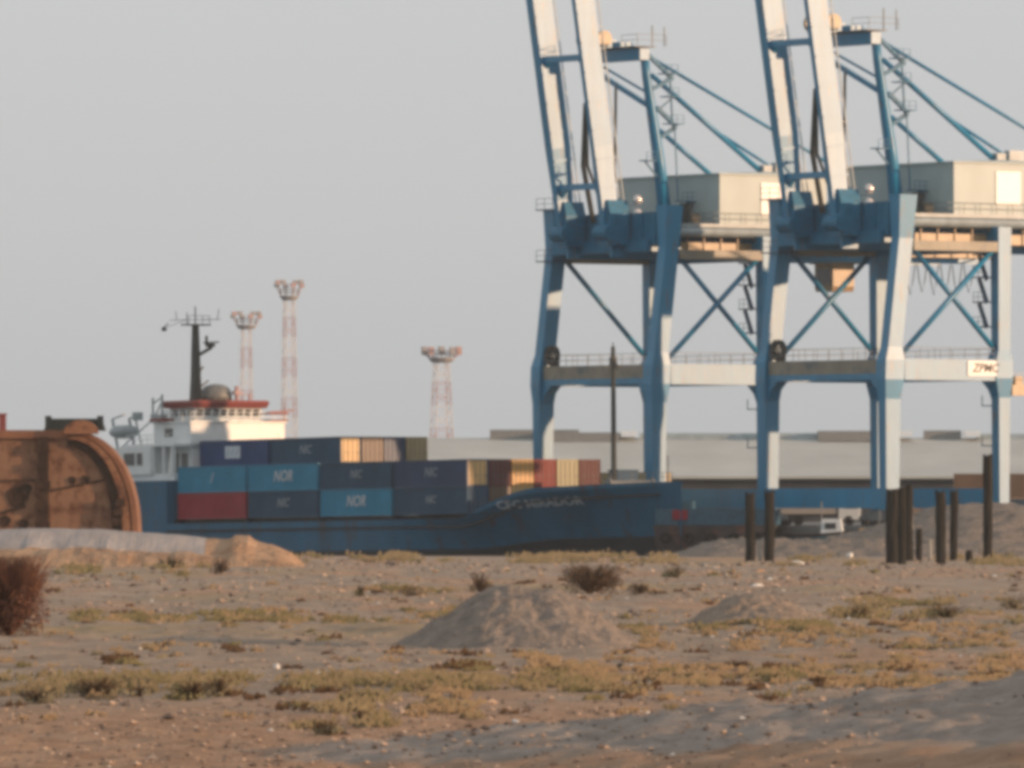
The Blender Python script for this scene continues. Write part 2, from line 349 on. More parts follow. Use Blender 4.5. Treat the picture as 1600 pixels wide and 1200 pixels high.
    # main girders running inland
    for sx in (-1,1):
        x = sx*3.6; m = MB(); m.box(x-.55, x+.55, -1.2, 44, 27.0, 28.6)
        m.box(x-.15, x+.15, -1.2, 44, 25.75, 26.99); m.build('girder', M['blue'], r)
        x2 = x+sx*3.2; m = MB(); m.box(min(x2,x2+sx*1.1), max(x2,x2+sx*1.1), 4, 44, 26.3, 26.42)
        m.box(min(x2+sx*1.1,x2+sx*1.18), max(x2+sx*1.1,x2+sx*1.18), 4, 44, 26.2, 27.15)
        for k in range(20): m.bar((x+sx*.5,5+k*2.0,26.25),(x2+sx*1.0,5+k*2.0,26.25), .14); m.bar((x2+sx*1.25,4.6+k*2.0,26.2),(x2+sx*1.25,4.6+k*2.0,27.9),.10)
        m.tube([(x2+sx*1.3,4,27.75),(x2+sx*1.3,44,27.75)], .09)
        m.build('walkway', M['tan'], r)  # tan colour paints the sunlit gold of the girder flange
    for y in (22, 31, 40):
        m = MB(); m.box(-3.0, 3.0, y-.4, y+.4, 27.2, 28.4); m.build('cross_tie', B, r)
    # floor of the machinery house, the house
    m = MB(); m.box(-8.9, 8.9, 2.9, 24.5, 28.62, 28.95); m.tube([(8.7,1.2,28.15),(8.7,44,28.15)], .44, 12)
    m.build('house_floor', M['pale_steel'], r)
    m = MB(); railing(m, [(-8.7,7.2,28.96),(8.75,7.2,28.96),(8.75,24.3,28.96)]); m.build('handrail', M['grey'], r)
    m = MB(); m.box(-8.4, 8.4, 8.2, 21.0, 28.96, 33.7)
    m.loft([[(-8.6,8.0,33.7),(8.6,8.0,33.7),(8.6,21.2,33.7),(-8.6,21.2,33.7)], [(-8.6,8.0,33.85),(8.6,8.0,33.85),(8.6,21.2,33.85),(-8.6,21.2,33.85)], [(-7.9,14,34.1),(7.9,14,34.1),(7.9,15,34.1),(-7.9,15,34.1)]])
    h = m.build('machinery_house', M['house'], r)
    m = MB(); m.box(8.4, 8.46, 13.2, 16.0, 29.9, 33.0); m.box(8.4,8.5,13.1,13.2,29.9,33.0); pn = m.build('door', M['panel'], h)
    m = MB(); m.box(2.8, 4.0, 8.14, 8.2, 29.0, 31.0); m.build('door', M['grey'], h)
    # hoist equipment standing on the floor in front of the house
    m = MB(); m.box(4.6, 5.3, 6.2, 6.9, 28.96, 31.0); m.tube([(6.4,6.0,29.5),(6.4,7.0,29.5)], .55, 12); m.box(6.0,6.9,6.2,6.9,28.96,29.3)
    m.build('winch', M['mastgrey'], r)
    # A-frame
    A = {}
    m = MB(); m.tube([(3.6,5.4,28.6),(3.6,4.5,35),(3.6,3.0,43.2),(3.6,2.7,45.8)], [.72,.58,.42,.42], 12); m.build('mast_leg', B, r, smooth=True)
    m = MB(); m.tube([(-3.6,3.4,28.6),(-3.6,2.6,45.8)], [.4,.3], 12); m.build('mast_leg', B, r, smooth=True)
    m = MB(); m.box(-4.1, 4.1, 1.9, 3.0, 44.7, 45.8); m.box(-2.6,-1.2,1.3,2.9,45.9,46.9); m.box(.2,1.6,1.4,2.8,45.9,46.5); m.build('mast_head_beam', M['blue'], r)
    m = MB(); m.box(-4.5, 4.3, 1.2, 3.6, 45.92, 46.02); railing(m, [(-4.7,1.1,46.05),(-1.5,1.1,46.05)]); railing(m, [(2.2,1.1,46.05),(4.8,1.1,46.05),(4.8,4.5,46.05)]); m.bar((3.2,4.0,46.0),(3.2,4.0,48.1),.1); m.bar((4.6,4.4,46.0),(4.6,4.4,47.9),.08)
    m.build('mast_head_platform', M['grey'], r)
    for x in (-4.4,-1.0):
        m = MB(); m.tube([(x,1.2,46.9),(x+.35,1.2,46.9)], .8, 14); m.build('sheave', M['tan'] , r)
    m = MB(); m.bar((-3.6,2.7,43.6),(3.4,3.3,40.4), .42); m.bar((3.6,3.3,41.5),(-3.4,3.0,44.3), .2); m.build('mast_brace', B, r)
    m = MB(); m.tube([(-1.4,3.0,42.4),(-1.9,3.2,33.2)], .14); m.build('hanging_rope', M['mastgrey'], r)
    # ladder with landings up the mast leg
    m = MB()
    for z, y, wd in ((43.4,4.6,1.5),(41.2,4.9,1.3),(38.6,5.2,1.6),(35.0,3.6,-1.2),(31.2,6.6,1.8)):
        m.box(3.2, 4.6, min(y,y+wd), max(y,y+wd), z, z+.1); railing(m, [(4.5,y,z),(4.5,y+wd,z)], .9, .7)
        m.bar((3.9,4.0,z-1.4),(3.9,y+wd*.8,z), .14)
    m.bar((3.9,3.0,45.2),(3.9,5.9,43.0), .34); m.bar((3.9,5.9,43.0),(3.9,3.4,41.9), .3); m.bar((3.9,5.6,43.0),(3.9,5.9,38.6), .14); m.bar((3.9,4.0,40.2),(3.9,6.3,38.4), .36); m.bar((3.9,6.3,38.3),(3.9,4.3,37.2), .3); m.bar((4.1,6.0,38.4),(4.1,6.4,31.2),.1)
    m.build('ladder', M['blue_mid'], r)
    # stays
    for a, b_, w_ in (((3.6,3.0,45.2),(3.6,39.5,28.7),.28), ((3.6,3.6,43.3),(3.6,17.2,33.95),.42), ((3.6,10.6,38.4),(3.6,25.6,31.0),.26), ((3.6,4.6,38.0),(3.6,10.6,33.9),.40)):
        m = MB(); m.tube([a, b_], w_*.62, 8); m.build('stay', B, r, smooth=True)
    m = MB(); m.box(3.0,4.2,16.6,17.6,33.86,34.9); m.box(3.2,4.0,18.2,20.0,33.9,35.2); m.build('stay_anchor', M['pale_steel'], r)
    # raised boom
    ang = R(81.0); H = Vector((0,-2.1,28.3)); D = Vector((0,-math.cos(ang), math.sin(ang))); U = Vector((0, math.sin(ang), math.cos(ang)))
    bl = 37.0
    for sx in (-1,1):
        x = sx*3.6; m = MB(); wk = 1.0 if sx > 0 else 1.9
        def ring(l, dd, w_): 
            p = H+D*l; return [tuple(p+Vector((x-w_/2,0,0))), tuple(p+Vector((x+w_/2,0,0))), tuple(p+U*dd+Vector((x+w_/2,0,0))), tuple(p+U*dd+Vector((x-w_/2,0,0)))]
        m.loft([ring(-.5,1.1,.9), ring(3,1.8,.75), ring(8,2.15,.62*wk), ring(bl,2.2,.62*wk)])
        for k in range(12):
            l = 4+k*2.8; p = H+D*l+U*1.1; m.bar(p+Vector((x+.31*wk+.02,0,0))-U*1.05, p+Vector((x+.31*wk+.02,0,0))+U*1.05, .08, .16, up=tuple(D))
        g_ = m.build('boom_girder', B, r)
        m = MB()
        for k in (0,1):
            q0 = H+D*2+U*(2.5+k*.5); m.bar(q0+Vector((x-.2,0,0)), q0+D*(bl-3)+Vector((x-.2,0,0)), .09)
        for k in range(16): q0 = H+D*(2.5+k*2.1)+U*2.1; m.bar(q0+Vector((x-.2,0,0)), q0+U*1.0+Vector((x-.2,0,0)), .07)
        m.build('boom_walkway', M['pale_steel'], g_)
        m = MB(); p = H; m.tube([(x-1.1,p.y+.2,p.z-.2),(x+1.1,p.y+.2,p.z-.2)], .75, 14)
        m.prism([(x-1.0,26.9),(x+1.0,26.9),(x+1.0,29.9),(x+.6,31.2),(x-.6,31.2),(x-1.0,29.9)], H.y+.1, H.y+2.4)
        m.build('boom_hinge', M['blue_mid'], r)
    for l in (4.2, 16.6, 30.5):
        p = H+D*l+U*.6; m = MB(); m.bar(p+Vector((-3.3,0,0)), p+Vector((3.3,0,0)), .55, .6)
        m.bar(p+Vector((-3.3,0,0))-D*.9, p+Vector((-2.3,0,0)), .3); m.bar(p+Vector((3.3,0,0))-D*.9, p+Vector((2.3,0,0)), .3)
        m.build('boom_cross_beam', B, r)
    a = H+D*12.2+U*.4; b_ = H+D*6.2+U*.8; c_ = H+D*.6+U*1.4
    m = MB(); m.tube([a+Vector((2.9,0,0)), b_+Vector((.6,0,0)), c_+Vector((.2,0,0))], .26); m.tube([a+Vector((2.9,0,0)), b_+Vector((1.3,0,0)), c_+Vector((2.6,0,0))], .16); m.build('folded_stay', M['mastgrey'], r)
    # lamps at the hinge
    for z in (31.2, 29.9):
        m = MB(); m.loft([[(4.9+math.cos(a)*rr, 1.0+math.sin(a)*rr, z+zz) for a in [k*math.pi/5 for k in range(10)]] for rr, zz in ((.15,-.45),(.45,-.25),(.5,.1),(.35,.4),(.1,.5))])
        m.bar((4.9,1.0,z-.4),(3.7,1.0,z-.5), .12); m.build('floodlight', M['glint'], r, smooth=True)
    # control cabin below the girders and hanging festoon cables
    m = MB(); m.prism([(-1.3,22.9),(1.3,22.9),(1.5,23.4),(1.5,25.6),(-1.5,25.6),(-1.5,23.4)], 27.0, 29.6); m.box(-1.8,1.8,26.6,30.0,25.6,25.74)
    cb = m.build('control_cabin', M['tan'], r); m = MB(); m.box(-1.2,1.2,26.96,27.0,23.6,25.1); m.build('window', M['glass'], cb)
    m = MB()
    for k in range(9):
        y0 = 31+k*1.45; m.tube([(2.2,y0,25.7),(2.2,y0+.25,24.1),(2.2,y0+.6,23.0-.3*(k%2)),(2.2,y0+.95,24.1),(2.2,y0+1.2,25.7)], .055, 5)
    m.build('festoon_cable', M['mastgrey'], r)
    # cable reel on the waterside portal beam
    m = MB(); cx, cz = -HS+1.7, 16.5; rings = []
    for k in range(21):
        a = 2*math.pi*k/20; ca, sa = math.cos(a), math.sin(a)
        rings.append([(cx+ca*rr, yy, cz+sa*rr) for rr, yy in ((.55,-.30),(.98,-.42),(.98,.15),(.55,.05))])
    m.loft(rings, 0, False)
    for k in range(4):
        a = math.pi*k/4; m.bar((cx-math.cos(a)*1.0,-.15,cz-math.sin(a)*1.0),(cx+math.cos(a)*1.0,-.15,cz+math.sin(a)*1.0), .07)
    m.box(cx-.4,cx+.5,-.1,.4,15.46,16.3); m.build('cable_reel', M['mastgrey'], r)
    return r, h
c1, _ = make_crane('gantry crane farther from the camera, standing behind the ship bow with its boom raised')
c1.location = Q(-6.65, 20, 2.2); c1.rotation_euler = (0,0,PHI)
c2 = copy_tree(c1); c2.location = Q(29.9, 20, 2.2)
c2['label'] = 'nearer gantry crane at the right with a white name board on its side beam'
m = MB(); m.tube([(-HS+.15,1.2,15.8),(-HS+.15,G-.7,26.0)], .25, 10); m.build('brace', M['blue'], c2, smooth=True)
m = MB(); m.box(HS+.64, HS+.72, 8.6, 12.6, 14.0, 15.35); sb = m.build('name_board', M['panel'], c2)
tm = text_mesh('ZPMC', 1.15, .02, .25); tm.materials.append(M['ink'])
tm.transform(Matrix.Translation((HS+.735, 10.6, 14.68)) @ Matrix.Rotation(R(90), 4, 'Z') @ Matrix.Rotation(R(90), 4, 'X'))
to = bpy.data.objects.new('lettering', tm); COL.objects.link(to); to.parent = sb
m = MB(); m.box(HS-.6, HS+.6, G+.9, G+6.5, 12.2, 13.2); m.box(HS-.3, HS+.3, G+1.5, G+2.4, 13.2, 14.0); railing(m, [(HS+.6,G+.9,13.2),(HS+.6,G+6.4,13.2)]); m.build('side_platform', M['tan'], c2)

# ------------------------------------------------------------------ container ship (origin at the near deck corner below the front containers)
ship = thing('container_ship', 'blue container feeder ship with a white bridge and red wheelhouse roof', 'ship', Q(0,0,0), PHI)
TRIM = .012
ship.rotation_euler = (0, -TRIM, PHI)
TC, HB = 7.8, 8.5
def zdeck(s):
    if s < -51.0: return 7.3
    return 3.0+2.35*float(sstep(-1.0, 11, np.array(s)))+.40*max(0, s-11)/12
def hbf(s, z):
    zd = zdeck(max(s, -50)); k = min(1, max(0, (z+1.6)/(zd+1.6)))
    bd = HB*(1-max(0, (s+1)/24.6)**2.3) if s > -1 else HB
    bw = HB*(1-max(0, (s+16)/36.5)**1.5) if s > -16 else HB
    if s < -58: bw *= 1-.5*((-58-s)/8)**1.5; 
    return max(.03, max(0, bw)+(max(0, bd)-max(0, bw))*k**1.7)
st = [-66,-64,-61,-58,-55,-51.01,-50.99]+[-50+2*k for k in range(25)]+[-.5,.5,1.5,3,4.5,6,7.5,9,10.5,12,13.5,15,16.5,18,19.5,20.8,21.8,22.6,23.2,23.58]
rings = []
for s in st:
    zd = zdeck(s); rr = []
    for k in range(9): z = -1.6+(zd+1.6)*k/8; rr.append((s, TC-hbf(s,z), z))
    for k in range(8,-1,-1): z = -1.6+(zd+1.6)*k/8; rr.append((s, TC+hbf(s,z), z))
    rings.append(rr)
m = MB(); m.loft(rings)
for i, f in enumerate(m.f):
    if len(f) == 4 and max(k % 18 if k % 18 < 9 else 17-k % 18 for k in f) <= 3: m.m[i] = 1  # boot rows rise towards the bow, painting in shade under the flare
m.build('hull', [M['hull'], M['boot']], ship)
m = MB()
for a, b_ in zip(st[6:-4], st[7:-3]):
    z1, z2 = zdeck(a)-.75, zdeck(b_)-.75; m.bar((a,TC-hbf(a,z1)-.04,z1),(b_,TC-hbf(b_,z2)-.04,z2), .16, .22)
m.build('rubbing_strake', M['boot'], ship)
m = MB()
for a, b_ in zip(st[31:-1], st[32:]):   # bulwark of the forecastle
    for sg in (-1,1):
        za, zb = zdeck(a), zdeck(b_); ha = .4*float(sstep(0,4,np.array(a))); hb_ = .4*float(sstep(0,4,np.array(b_)))
        ya, yb = TC+sg*(hbf(a,za)), TC+sg*(hbf(b_,zb))
        m.add([(a,ya,za-.02),(b_,yb,zb-.02),(b_,yb+sg*.05,zb+hb_+.02),(a,ya+sg*.05,za+ha+.02),(a,ya-sg*.12,za-.02),(b_,yb-sg*.12,zb-.02),(b_,yb-sg*.07,zb+hb_+.02),(a,ya-sg*.07,za+ha+.02)],
              [(0,1,2,3),(7,6,5,4),(3,2,6,7),(0,4,5,1),(1,5,6,2),(0,3,7,4)])
m.build('bulwark', M['hull'], ship)
m = MB(); m.box(-50.6, .6, .9, 14.9, 2.9, 3.40)
for k in range(5):
    m.box(-50.9+k*12.65+.1, -50.9+k*12.65+.45, .0, 15.6, 2.95, 3.42)
m.build('hatch_coaming', M['boot'], ship)  # near-black colour paints the shadow line under the containers
tm = text_mesh('CEC MIRADOR', 1.25, .02, .2); tm.materials.append(M['letter'])
for v in tm.vertices:
    s = 9.8+v.co.x*1.12; z = 4.25+v.co.y*.80+(s-9)*.04; v.co = (s, TC-hbf(s, z)-.05-v.co.z, z)
to = bpy.data.objects.new('name_lettering', tm); COL.objects.link(to); to.parent = ship
# forecastle: foremast, windlass, breakwater
m = MB(); m.tube([(12.9,TC,5.9),(12.9,TC,13),(12.9,TC,18.9)], [.27,.24,.2], 8); m.bar((12.9,TC-1.0,17.0),(12.9,TC+1.0,17.0),.1); m.box(12.7,13.1,TC-.3,TC+.3,17.1,17.9); m.tube([(12.9,TC,18.9),(12.9,TC,19.3)],.06)
m.bar((12.9,TC,17.6),(12.9,TC+.9,16.9),.12); m.build('foremast', M['mastgrey'], ship)
m = MB(); m.box(5.4,5.7,3.4,12.2,4.2,5.6); 
for y in (4.4,6.7,9,11.3): m.prism([(5.7,4.6),(6.5,4.6),(5.7,5.5)], y, y+.12)
m.build('breakwater', M['blue_dark'], ship)
m = MB(); m.box(14.5,16.3,6.2,9.6,5.4,5.9); m.tube([(15.4,5.6,6.0),(15.4,10.2,6.0)], .4, 12); m.tube([(15.4,5.3,6.0),(15.4,5.6,6.0)], .55, 14); m.tube([(15.4,10.2,6.0),(15.4,10.5,6.0)], .55, 14); m.build('windlass', M['grey'], ship)
m = MB(); m.box(6.8,8.2,11.6,14.0,4.9,7.4); m.box(6.7,8.3,11.5,14.1,7.4,7.5); m.build('deck_locker', M['slate'], ship)
m = MB(); m.tube([(21.5,TC,6.0),(21.5,TC,8.6)], .07); railing(m, [(17,4.5,6.2),(20,6,6.2),(22.6,7.5,6.2)], .8, 1.2); m.build('bow_rail', M['grey'], ship)
# superstructure
W_ = M['white']
m = MB(); m.box(-65.5,-51.2,.4,15.3,7.3,8.0); m.box(-65.5,-60.6,.3,15.4,8.0,10.7); m.box(-60.6,-55.2,.1,15.5,7.95,10.7); m.box(-55.2,-51.2,2.4,15.3,8.0,10.7); m.box(-60,-50.9,.2,15.4,10.7,10.95)
for x in (-55.1,-53.2,-51.4): m.box(x,x+.22,.25,.5,8.0,10.7)
m.prism([(-52.2,8.0),(-51.2,8.0),(-51.2,10.7),(-51.6,10.7)], .25, .5)
lo = m.build('lower_house', W_, ship)
for x, wd in ((-60.0,1.9),(-57.6,.9)):
    m = MB(); m.box(x,x+wd,.02,.1,8.9,10.1); m.build('window', M['glass'], lo)
for x in (-64.2,-62.6): 
    m = MB(); m.box(x,x+.7,.22,.3,9.2,9.9); m.build('window', M['glass'], lo)
for x in (-54.6,-53.0): 
    m = MB(); m.box(x,x+1.1,2.32,2.4,8.1,10.0); m.build('door', M['grey'], lo)
m = MB(); m.box(-57.5,-50.7,2.0,13.1,10.95,13.05); m.box(-58,-50.5,1.8,13.3,13.05,13.2)
up = m.build('upper_house', W_, ship)
m = MB(); m.box(-55.4,-54.0,1.93,2.0,11.7,12.5); m.build('window', M['glass'], up)
m = MB(); m.tube([(-57.0,.9,10.95),(-57,.9,11.9)],.06); railing(m, [(-59.8,.3,10.95),(-50.9,.3,10.95)], .95, 1.4, .035); railing(m, [(-57.9,1.9,13.2),(-50.6,1.9,13.2),(-50.6,13.2,13.2)], .85, 1.4, .035); m.build('handrail', W_, ship)
m = MB(); m.prism([(-55.6,13.2),(-51.3,13.2),(-51.0,14.5),(-55.6,14.5)], 2.7, 10.6); wh_ = m.build('wheelhouse', W_, ship)
for k in range(8):
    y = 3.0+k*.95; m = MB(); m.loft([[(-51.19,y,13.72),(-51.19,y+.62,13.72),(-51.02,y+.62,14.36),(-51.02,y,14.36)],[(-51.13,y,13.72),(-51.13,y+.62,13.72),(-50.96,y+.62,14.36),(-50.96,y,14.36)]]); m.build('window', M['glass'], wh_)
for x in (-55.0,-53.6,-52.3): m = MB(); m.box(x,x+.9,2.64,2.7,13.7,14.3); m.build('window', M['glass'], wh_)
m = MB(); m.loft([[(-56,2.3,14.5),(-50.7,2.3,14.5),(-50.7,11,14.5),(-56,11,14.5)],[(-56.2,2.1,15.0),(-50.5,2.1,15.0),(-50.5,11.2,15.0),(-56.2,11.2,15.0)],[(-56.1,2.2,15.25),(-50.6,2.2,15.25),(-50.6,11.1,15.25),(-56.1,11.1,15.25)]]); m.build('roof', M['red'], wh_)
m = MB(); m.box(-52.4,-50.4,11.0,13.4,13.9,14.1); m.box(-52.4,-50.4,11.2,13.4,13.2,13.35); m.bar((-51,13.3,13.2),(-51,13.3,14.6),.08); m.bar((-51.0,11.5,14.1),(-51,14.5,14.35),.1); m.build('bridge_wing', M['red'], ship)
m = MB(); m.box(-56.4,-54.6,.8,2.6,13.2,13.5); m.build('bridge_wing', M['red'], ship)
# funnel-like grey dome, mast, antennas
m = MB(); m.loft([[( -53.6+1.3*rr*math.cos(a), 6.9+1.7*rr*math.sin(a)*(1+.1*math.sin(3*a)), z-.1*(z>15.5)) for a in [k*math.pi/8 for k in range(16)]] for rr, z in ((1,15.25),(1,15.9),(.92,16.4),(.7,16.8),(.35,17.0),(.05,17.05))]); m.build('signal_dome', M['grey'], ship, smooth=True)
m = MB(); mx_, my_ = -53.0, 4.1
m.loft([rectring(z, my_, w_, w_, mx_) for z, w_ in ((15.2,.95),(17.5,.75),(21,.6),(22.8,.5))]); mm = m.build('radar_mast', M['mastgrey'], ship)
m = MB(); m.box(mx_-.7,mx_+.7,my_-1.3,my_+1.4,22.7,22.85); railing(m,[(mx_+.6,my_-1.2,22.85),(mx_+.6,my_+1.3,22.85)],.8,.9,.035); m.bar((mx_,my_-3.0,23.2),(mx_,my_+3.0,23.35),.07); m.bar((mx_,my_-3.4,22.5),(mx_,my_-1.2,23.2),.05); m.build('mast_platform', M['grey'], mm)
for a_, b_, r_ in (((mx_,my_,22.8),(mx_,my_,24.6),.07),((mx_,my_-1.0,22.8),(mx_,my_-1.0,24.0),.05),((mx_,my_+2.6,23.3),(mx_,my_+2.8,24.4),.04),((mx_,my_-2.2,23.2),(mx_,my_-2.3,24.1),.04)):
    m = MB(); m.tube([a_, b_], r_); m.build('antenna', M['grey'], mm)
m = MB(); m.loft([[(mx_+.25*math.cos(a), my_-3.7+.25*math.sin(a), z) for a in [k*math.pi/4 for k in range(8)]] for z in (22.1,22.5)]); m.bar((mx_,my_-3.7,22.5),(mx_,my_-3.2,22.9),.08); m.build('lantern', M['mastgrey'], mm)
for z, l_ in ((20.2,1.9),(18.3,.9),(16.9,1.5)):
    m = MB(); m.bar((mx_,my_+.2,z-.5),(mx_,my_+l_,z+.35), .28 if l_>1.8 else .14)
    if l_ > 1.8: m.box(mx_-.35,mx_+.35,my_+l_-.5,my_+l_+.2,z+.4,z+.75); m.bar((mx_,my_+1.3,z+.4),(mx_,my_+1.3,z+1.5),.2); m.bar((mx_-1.0,my_+1.6,z+.85),(mx_+1.0,my_+2.1,z+.85),.14)
    m.build('mast_arm', M['mastgrey'], mm)
m = MB(); m.tube([(-52,8.3,15.25),(-52,8.3,16.7)], .22); m.box(-52.3,-51.7,7.9,8.7,15.9,16.2); m.tube([(-52,9.8,15.25),(-52,9.8,16.0)], .12); m.bar((-52,8,16.1),(-52,10.3,15.7),.08); m.build('searchlight', M['redpale'], ship)
m = MB(); m.bar((-57.0,1.6,13.2),(-57.0,1.6,15.6),.16); m.bar((-55.3,1.6,13.2),(-55.3,1.6,15.9),.16); m.bar((-57,1.6,13.4),(-55.3,1.6,15.2),.12); m.bar((-57,1.6,15.0),(-55.3,1.6,15.6),.12); m.box(-57.1,-55.2,1.4,2.2,13.2,13.9); m.build('deck_davit', M['pale_steel'], ship)
m = MB(); m.loft([[(x, 1.2+math.cos(a)*.85*k, 12.3+math.sin(a)*.7*k) for a in [j*math.pi/5 for j in range(10)]] for x, k in ((-64.2,.1),(-63.6,.7),(-62.5,1),(-60.8,1),(-59.9,.75),(-59.3,.15))]); m.build('lifeboat', M['pale_steel'], ship, smooth=True)
m = MB(); 
for x in (-63.4,-60.3): m.bar((x,1.5,10.7),(x,.9,13.6),.2); m.bar((x,.9,13.6),(x,2.4,14.1),.16)
m.bar((-65.2,3,10.7),(-59,3,13.6),.12); m.bar((-58.6,1.2,11),(-59.8,1.2,14.1),.14); m.box(-59.7,-59.0,.9,1.7,13.4,14.2); m.build('lifeboat_davit', M['pale_steel'], ship)
m = MB(); m.loft([rectring(10.7,9,3.6,3.6,-62.8), rectring(14.6,9,2.8,3.2,-63.2)]); m.build('funnel', M['white'], ship)

# ------------------------------------------------------------------ shipping containers
CM = {}
def cmesh():
    L_, Wd, Hh = 12.19, 2.44, 2.56
    m = MB(); n = 40; vs = []
    # long sides corrugated
    for y, sg in ((.04,1),(Wd-.04,-1)):
        for k in range(n):
            x0 = .12+(L_-.24)*k/n; x1 = .12+(L_-.24)*(k+1)/n; xm = (x0+x1)/2; dpt = .045*sg
            m.add([(x0,y,.16),(x0+.06,y+dpt,.16),(xm,y+dpt,.16),(xm+.06,y,.16),(x1,y,.16),(x0,y,Hh-.12),(x0+.06,y+dpt,Hh-.12),(xm,y+dpt,Hh-.12),(xm+.06,y,Hh-.12),(x1,y,Hh-.12)],
                  [(0,1,6,5),(1,2,7,6),(2,3,8,7),(3,4,9,8)])
    m.box(.1, L_-.1, .1, Wd-.1, .1, .15); m.box(.1, L_-.1, .1, Wd-.1, Hh-.1, Hh-.04); m.box(.06,.1,.1,Wd-.1,.15,Hh-.1)
    CM['body'] = m.build('body', M['navy'])
    m = MB()
    for x in (0, L_-.16):
        for y in (0, Wd-.16): m.box(x, x+.16, y, y+.16, 0, Hh)
    for y in (0, Wd-.1):
        m.box(.16, L_-.16, y, y+.1, 0, .16); m.box(.16, L_-.16, y, y+.1, Hh-.12, Hh)
    for x in (0, L_-.12): m.box(x, x+.12, .16, Wd-.16, 0, .14); m.box(x, x+.12, .16, Wd-.16, Hh-.12, Hh)
    CM['frame'] = m.build('frame', M['navy'])
    CM['door'] = []
    for y0 in (.17, 1.235):
        m = MB(); m.box(L_-.09, L_-.03, y0, y0+1.035, .15, Hh-.13); d = m.build('door', M['navy']); CM['door'].append(d)
        m = MB()
        for yy in (y0+.28, y0+.76):
            m.tube([(L_+.01,yy,.1),(L_+.01,yy,Hh-.08)], .025, 5); m.box(L_-.02,L_+.04,yy-.06,yy+.16,1.0,1.06)
        m.build('lock_rod', M['grey'], d)
cmesh(); cfirst = [True]
def container(s, tt, z, colr, label, group, doorglint=None, logo=None):
    r = thing('shipping_container', label, 'container', (0,0,0), PHI, group)
    zz = z+TRIM*s; p = Q(s-12.19, tt, z+TRIM*(s-12.19)); r.location = p; r.rotation_euler = (0,-TRIM,PHI)
    parts = [CM['body'], CM['frame']]+CM['door']
    for o in parts:
        c = o if cfirst[0] else o.copy()
        if not cfirst[0]: COL.objects.link(c)
        c.parent = r; c.material_slots[0].link = 'OBJECT'
        c.material_slots[0].material = M[(doorglint if doorglint and o in CM['door'] else colr)]  # separate door colour paints sun glint onto dark containers
        if not cfirst[0]:
            for g in [k for k in bpy.data.objects if k.parent == o]:
                g2 = g.copy(); COL.objects.link(g2); g2.parent = c
    cfirst[0] = False
    if logo:
        txt, size, col = logo; 
        if txt == '#':
            m = MB(); m.box(4.6,7.3,-.035,-.01,.75,1.95); lo_ = m.build('logo', M['letter'], r)
            m = MB()
            for k in range(3): m.bar((4.95+k*.8,-.045,1.0),(5.35+k*.8,-.045,1.7),.02,.16)
            m.build('emblem', M['pale_steel'], lo_)
        else:
            key = ('t', txt, size)
            if key not in CM:
                me_ = text_mesh(txt, size, .02, .3); me_.materials.append(M['letter'] if txt != 'NIC' else M['letterdim']); me_.transform(Matrix.Translation((6.1,-.02,1.38)) @ Matrix.Rotation(R(90), 4, 'X')); CM[key] = me_
            lo_ = bpy.data.objects.new('logo', CM[key]); COL.objects.link(lo_); lo_.parent = r
    return r
Z1, Z2, Z3 = 3.44, 6.03, 8.62
PT = 12.65
gS = 'containers stacked on the ship deck'
container(0, 0, Z1, 'slate', 'dark navy container with small pale logo, lower tier beside the bow end of the stack', gS, logo=('NIC', 1.0, 0))
container(-PT, 0, Z1, 'teal', 'bright blue container with a white logo in the lower tier, second from the bow end', gS, logo=('NOR', 1.5, 0))
container(-2*PT, 0, Z1, 'slate', 'dark blue container with a small grey logo, lower tier next to the maroon one', gS, logo=('NIC', 1.2, 0))
container(-3*PT, 0, Z1, 'maroon', 'maroon container in the lower tier at the stern end of the stack', gS)
container(0, 0, Z2, 'navy', 'navy container with a cream glint painted on its doors at the bow end of the second tier', gS, doorglint='cream', logo=('NIC', 1.2, 0))
container(-PT, 0, Z2, 'slate', 'dark slate container with a faint logo above the bright blue lower one', gS, logo=('NIC', 1.1, 0))
container(-2*PT, 0, Z2, 'teal', 'teal blue container with a white logo above the dark blue one in the second tier', gS, logo=('NOR', 1.5, 0))
container(-3*PT, 0, Z2, 'teal', 'teal container with a slanted white stroke standing on the maroon container', gS, logo=('/', 1.4, 0))
for k, (c_, lb) in enumerate((('oxblood','dark red container end beside the cream doors in the second tier'), ('orange','orange yellow container end in the second tier facing the bow'),
        ('redbox','bright dark red container end between the orange and the olive ones'), ('olive','olive yellow container end in the second tier'), ('oxblood','dark red container end farthest from the camera in the second tier'))):
    container(0, 2.6*(k+1), Z2, c_, lb, gS, doorglint=None)
for k, (c_, lb) in enumerate((('brown','brown container end low behind the bow bulwark, beside the navy lower one'), ('cream','pale pinkish container end half hidden behind the bulwark'),
        ('redbox','red container end half hidden low beneath the dark red one'), ('brown','brown container end low beneath the olive yellow one'), ('slate','dark grey container end low at the far side of the deck'))):
    container(0, 2.6*(k+1), Z1, c_, lb, gS)
container(-3*PT-.0, 2.6, Z3, 'royal', 'royal blue container with a square white emblem in the top tier below the bridge', gS, logo=('#', 1, 0))
container(-2*PT-.0, 2.6, Z3, 'slate', 'dark container with a faint logo and a bright cream glint painted on its doors in the top tier', gS, doorglint='cream', logo=('NIC', 1.2, 0))
for k, (c_, lb) in enumerate((('brown','brown container end in the top tier beside the bright cream doors'), ('navy','navy container end in the top tier'), ('tanbox','tan container end at the far edge of the top tier'))):
    container(-2*PT, 2.6*(k+2), Z3, c_, lb, gS)
qc = container(0, 0, 0, 'tanbox', 'tan container standing on the quay just behind the ship bow', 'containers on the quay')
qc.location = Q(-4, 24.2, 2.25)-Vector((CS*12.19, SN*12.19, 0)); qc.rotation_euler = (0,0,PHI)
qc.location.z = 2.25+2.6
qc2 = container(0, 0, 0, 'brown', 'brown container on the quay below the tan one behind the bow', 'containers on the quay')
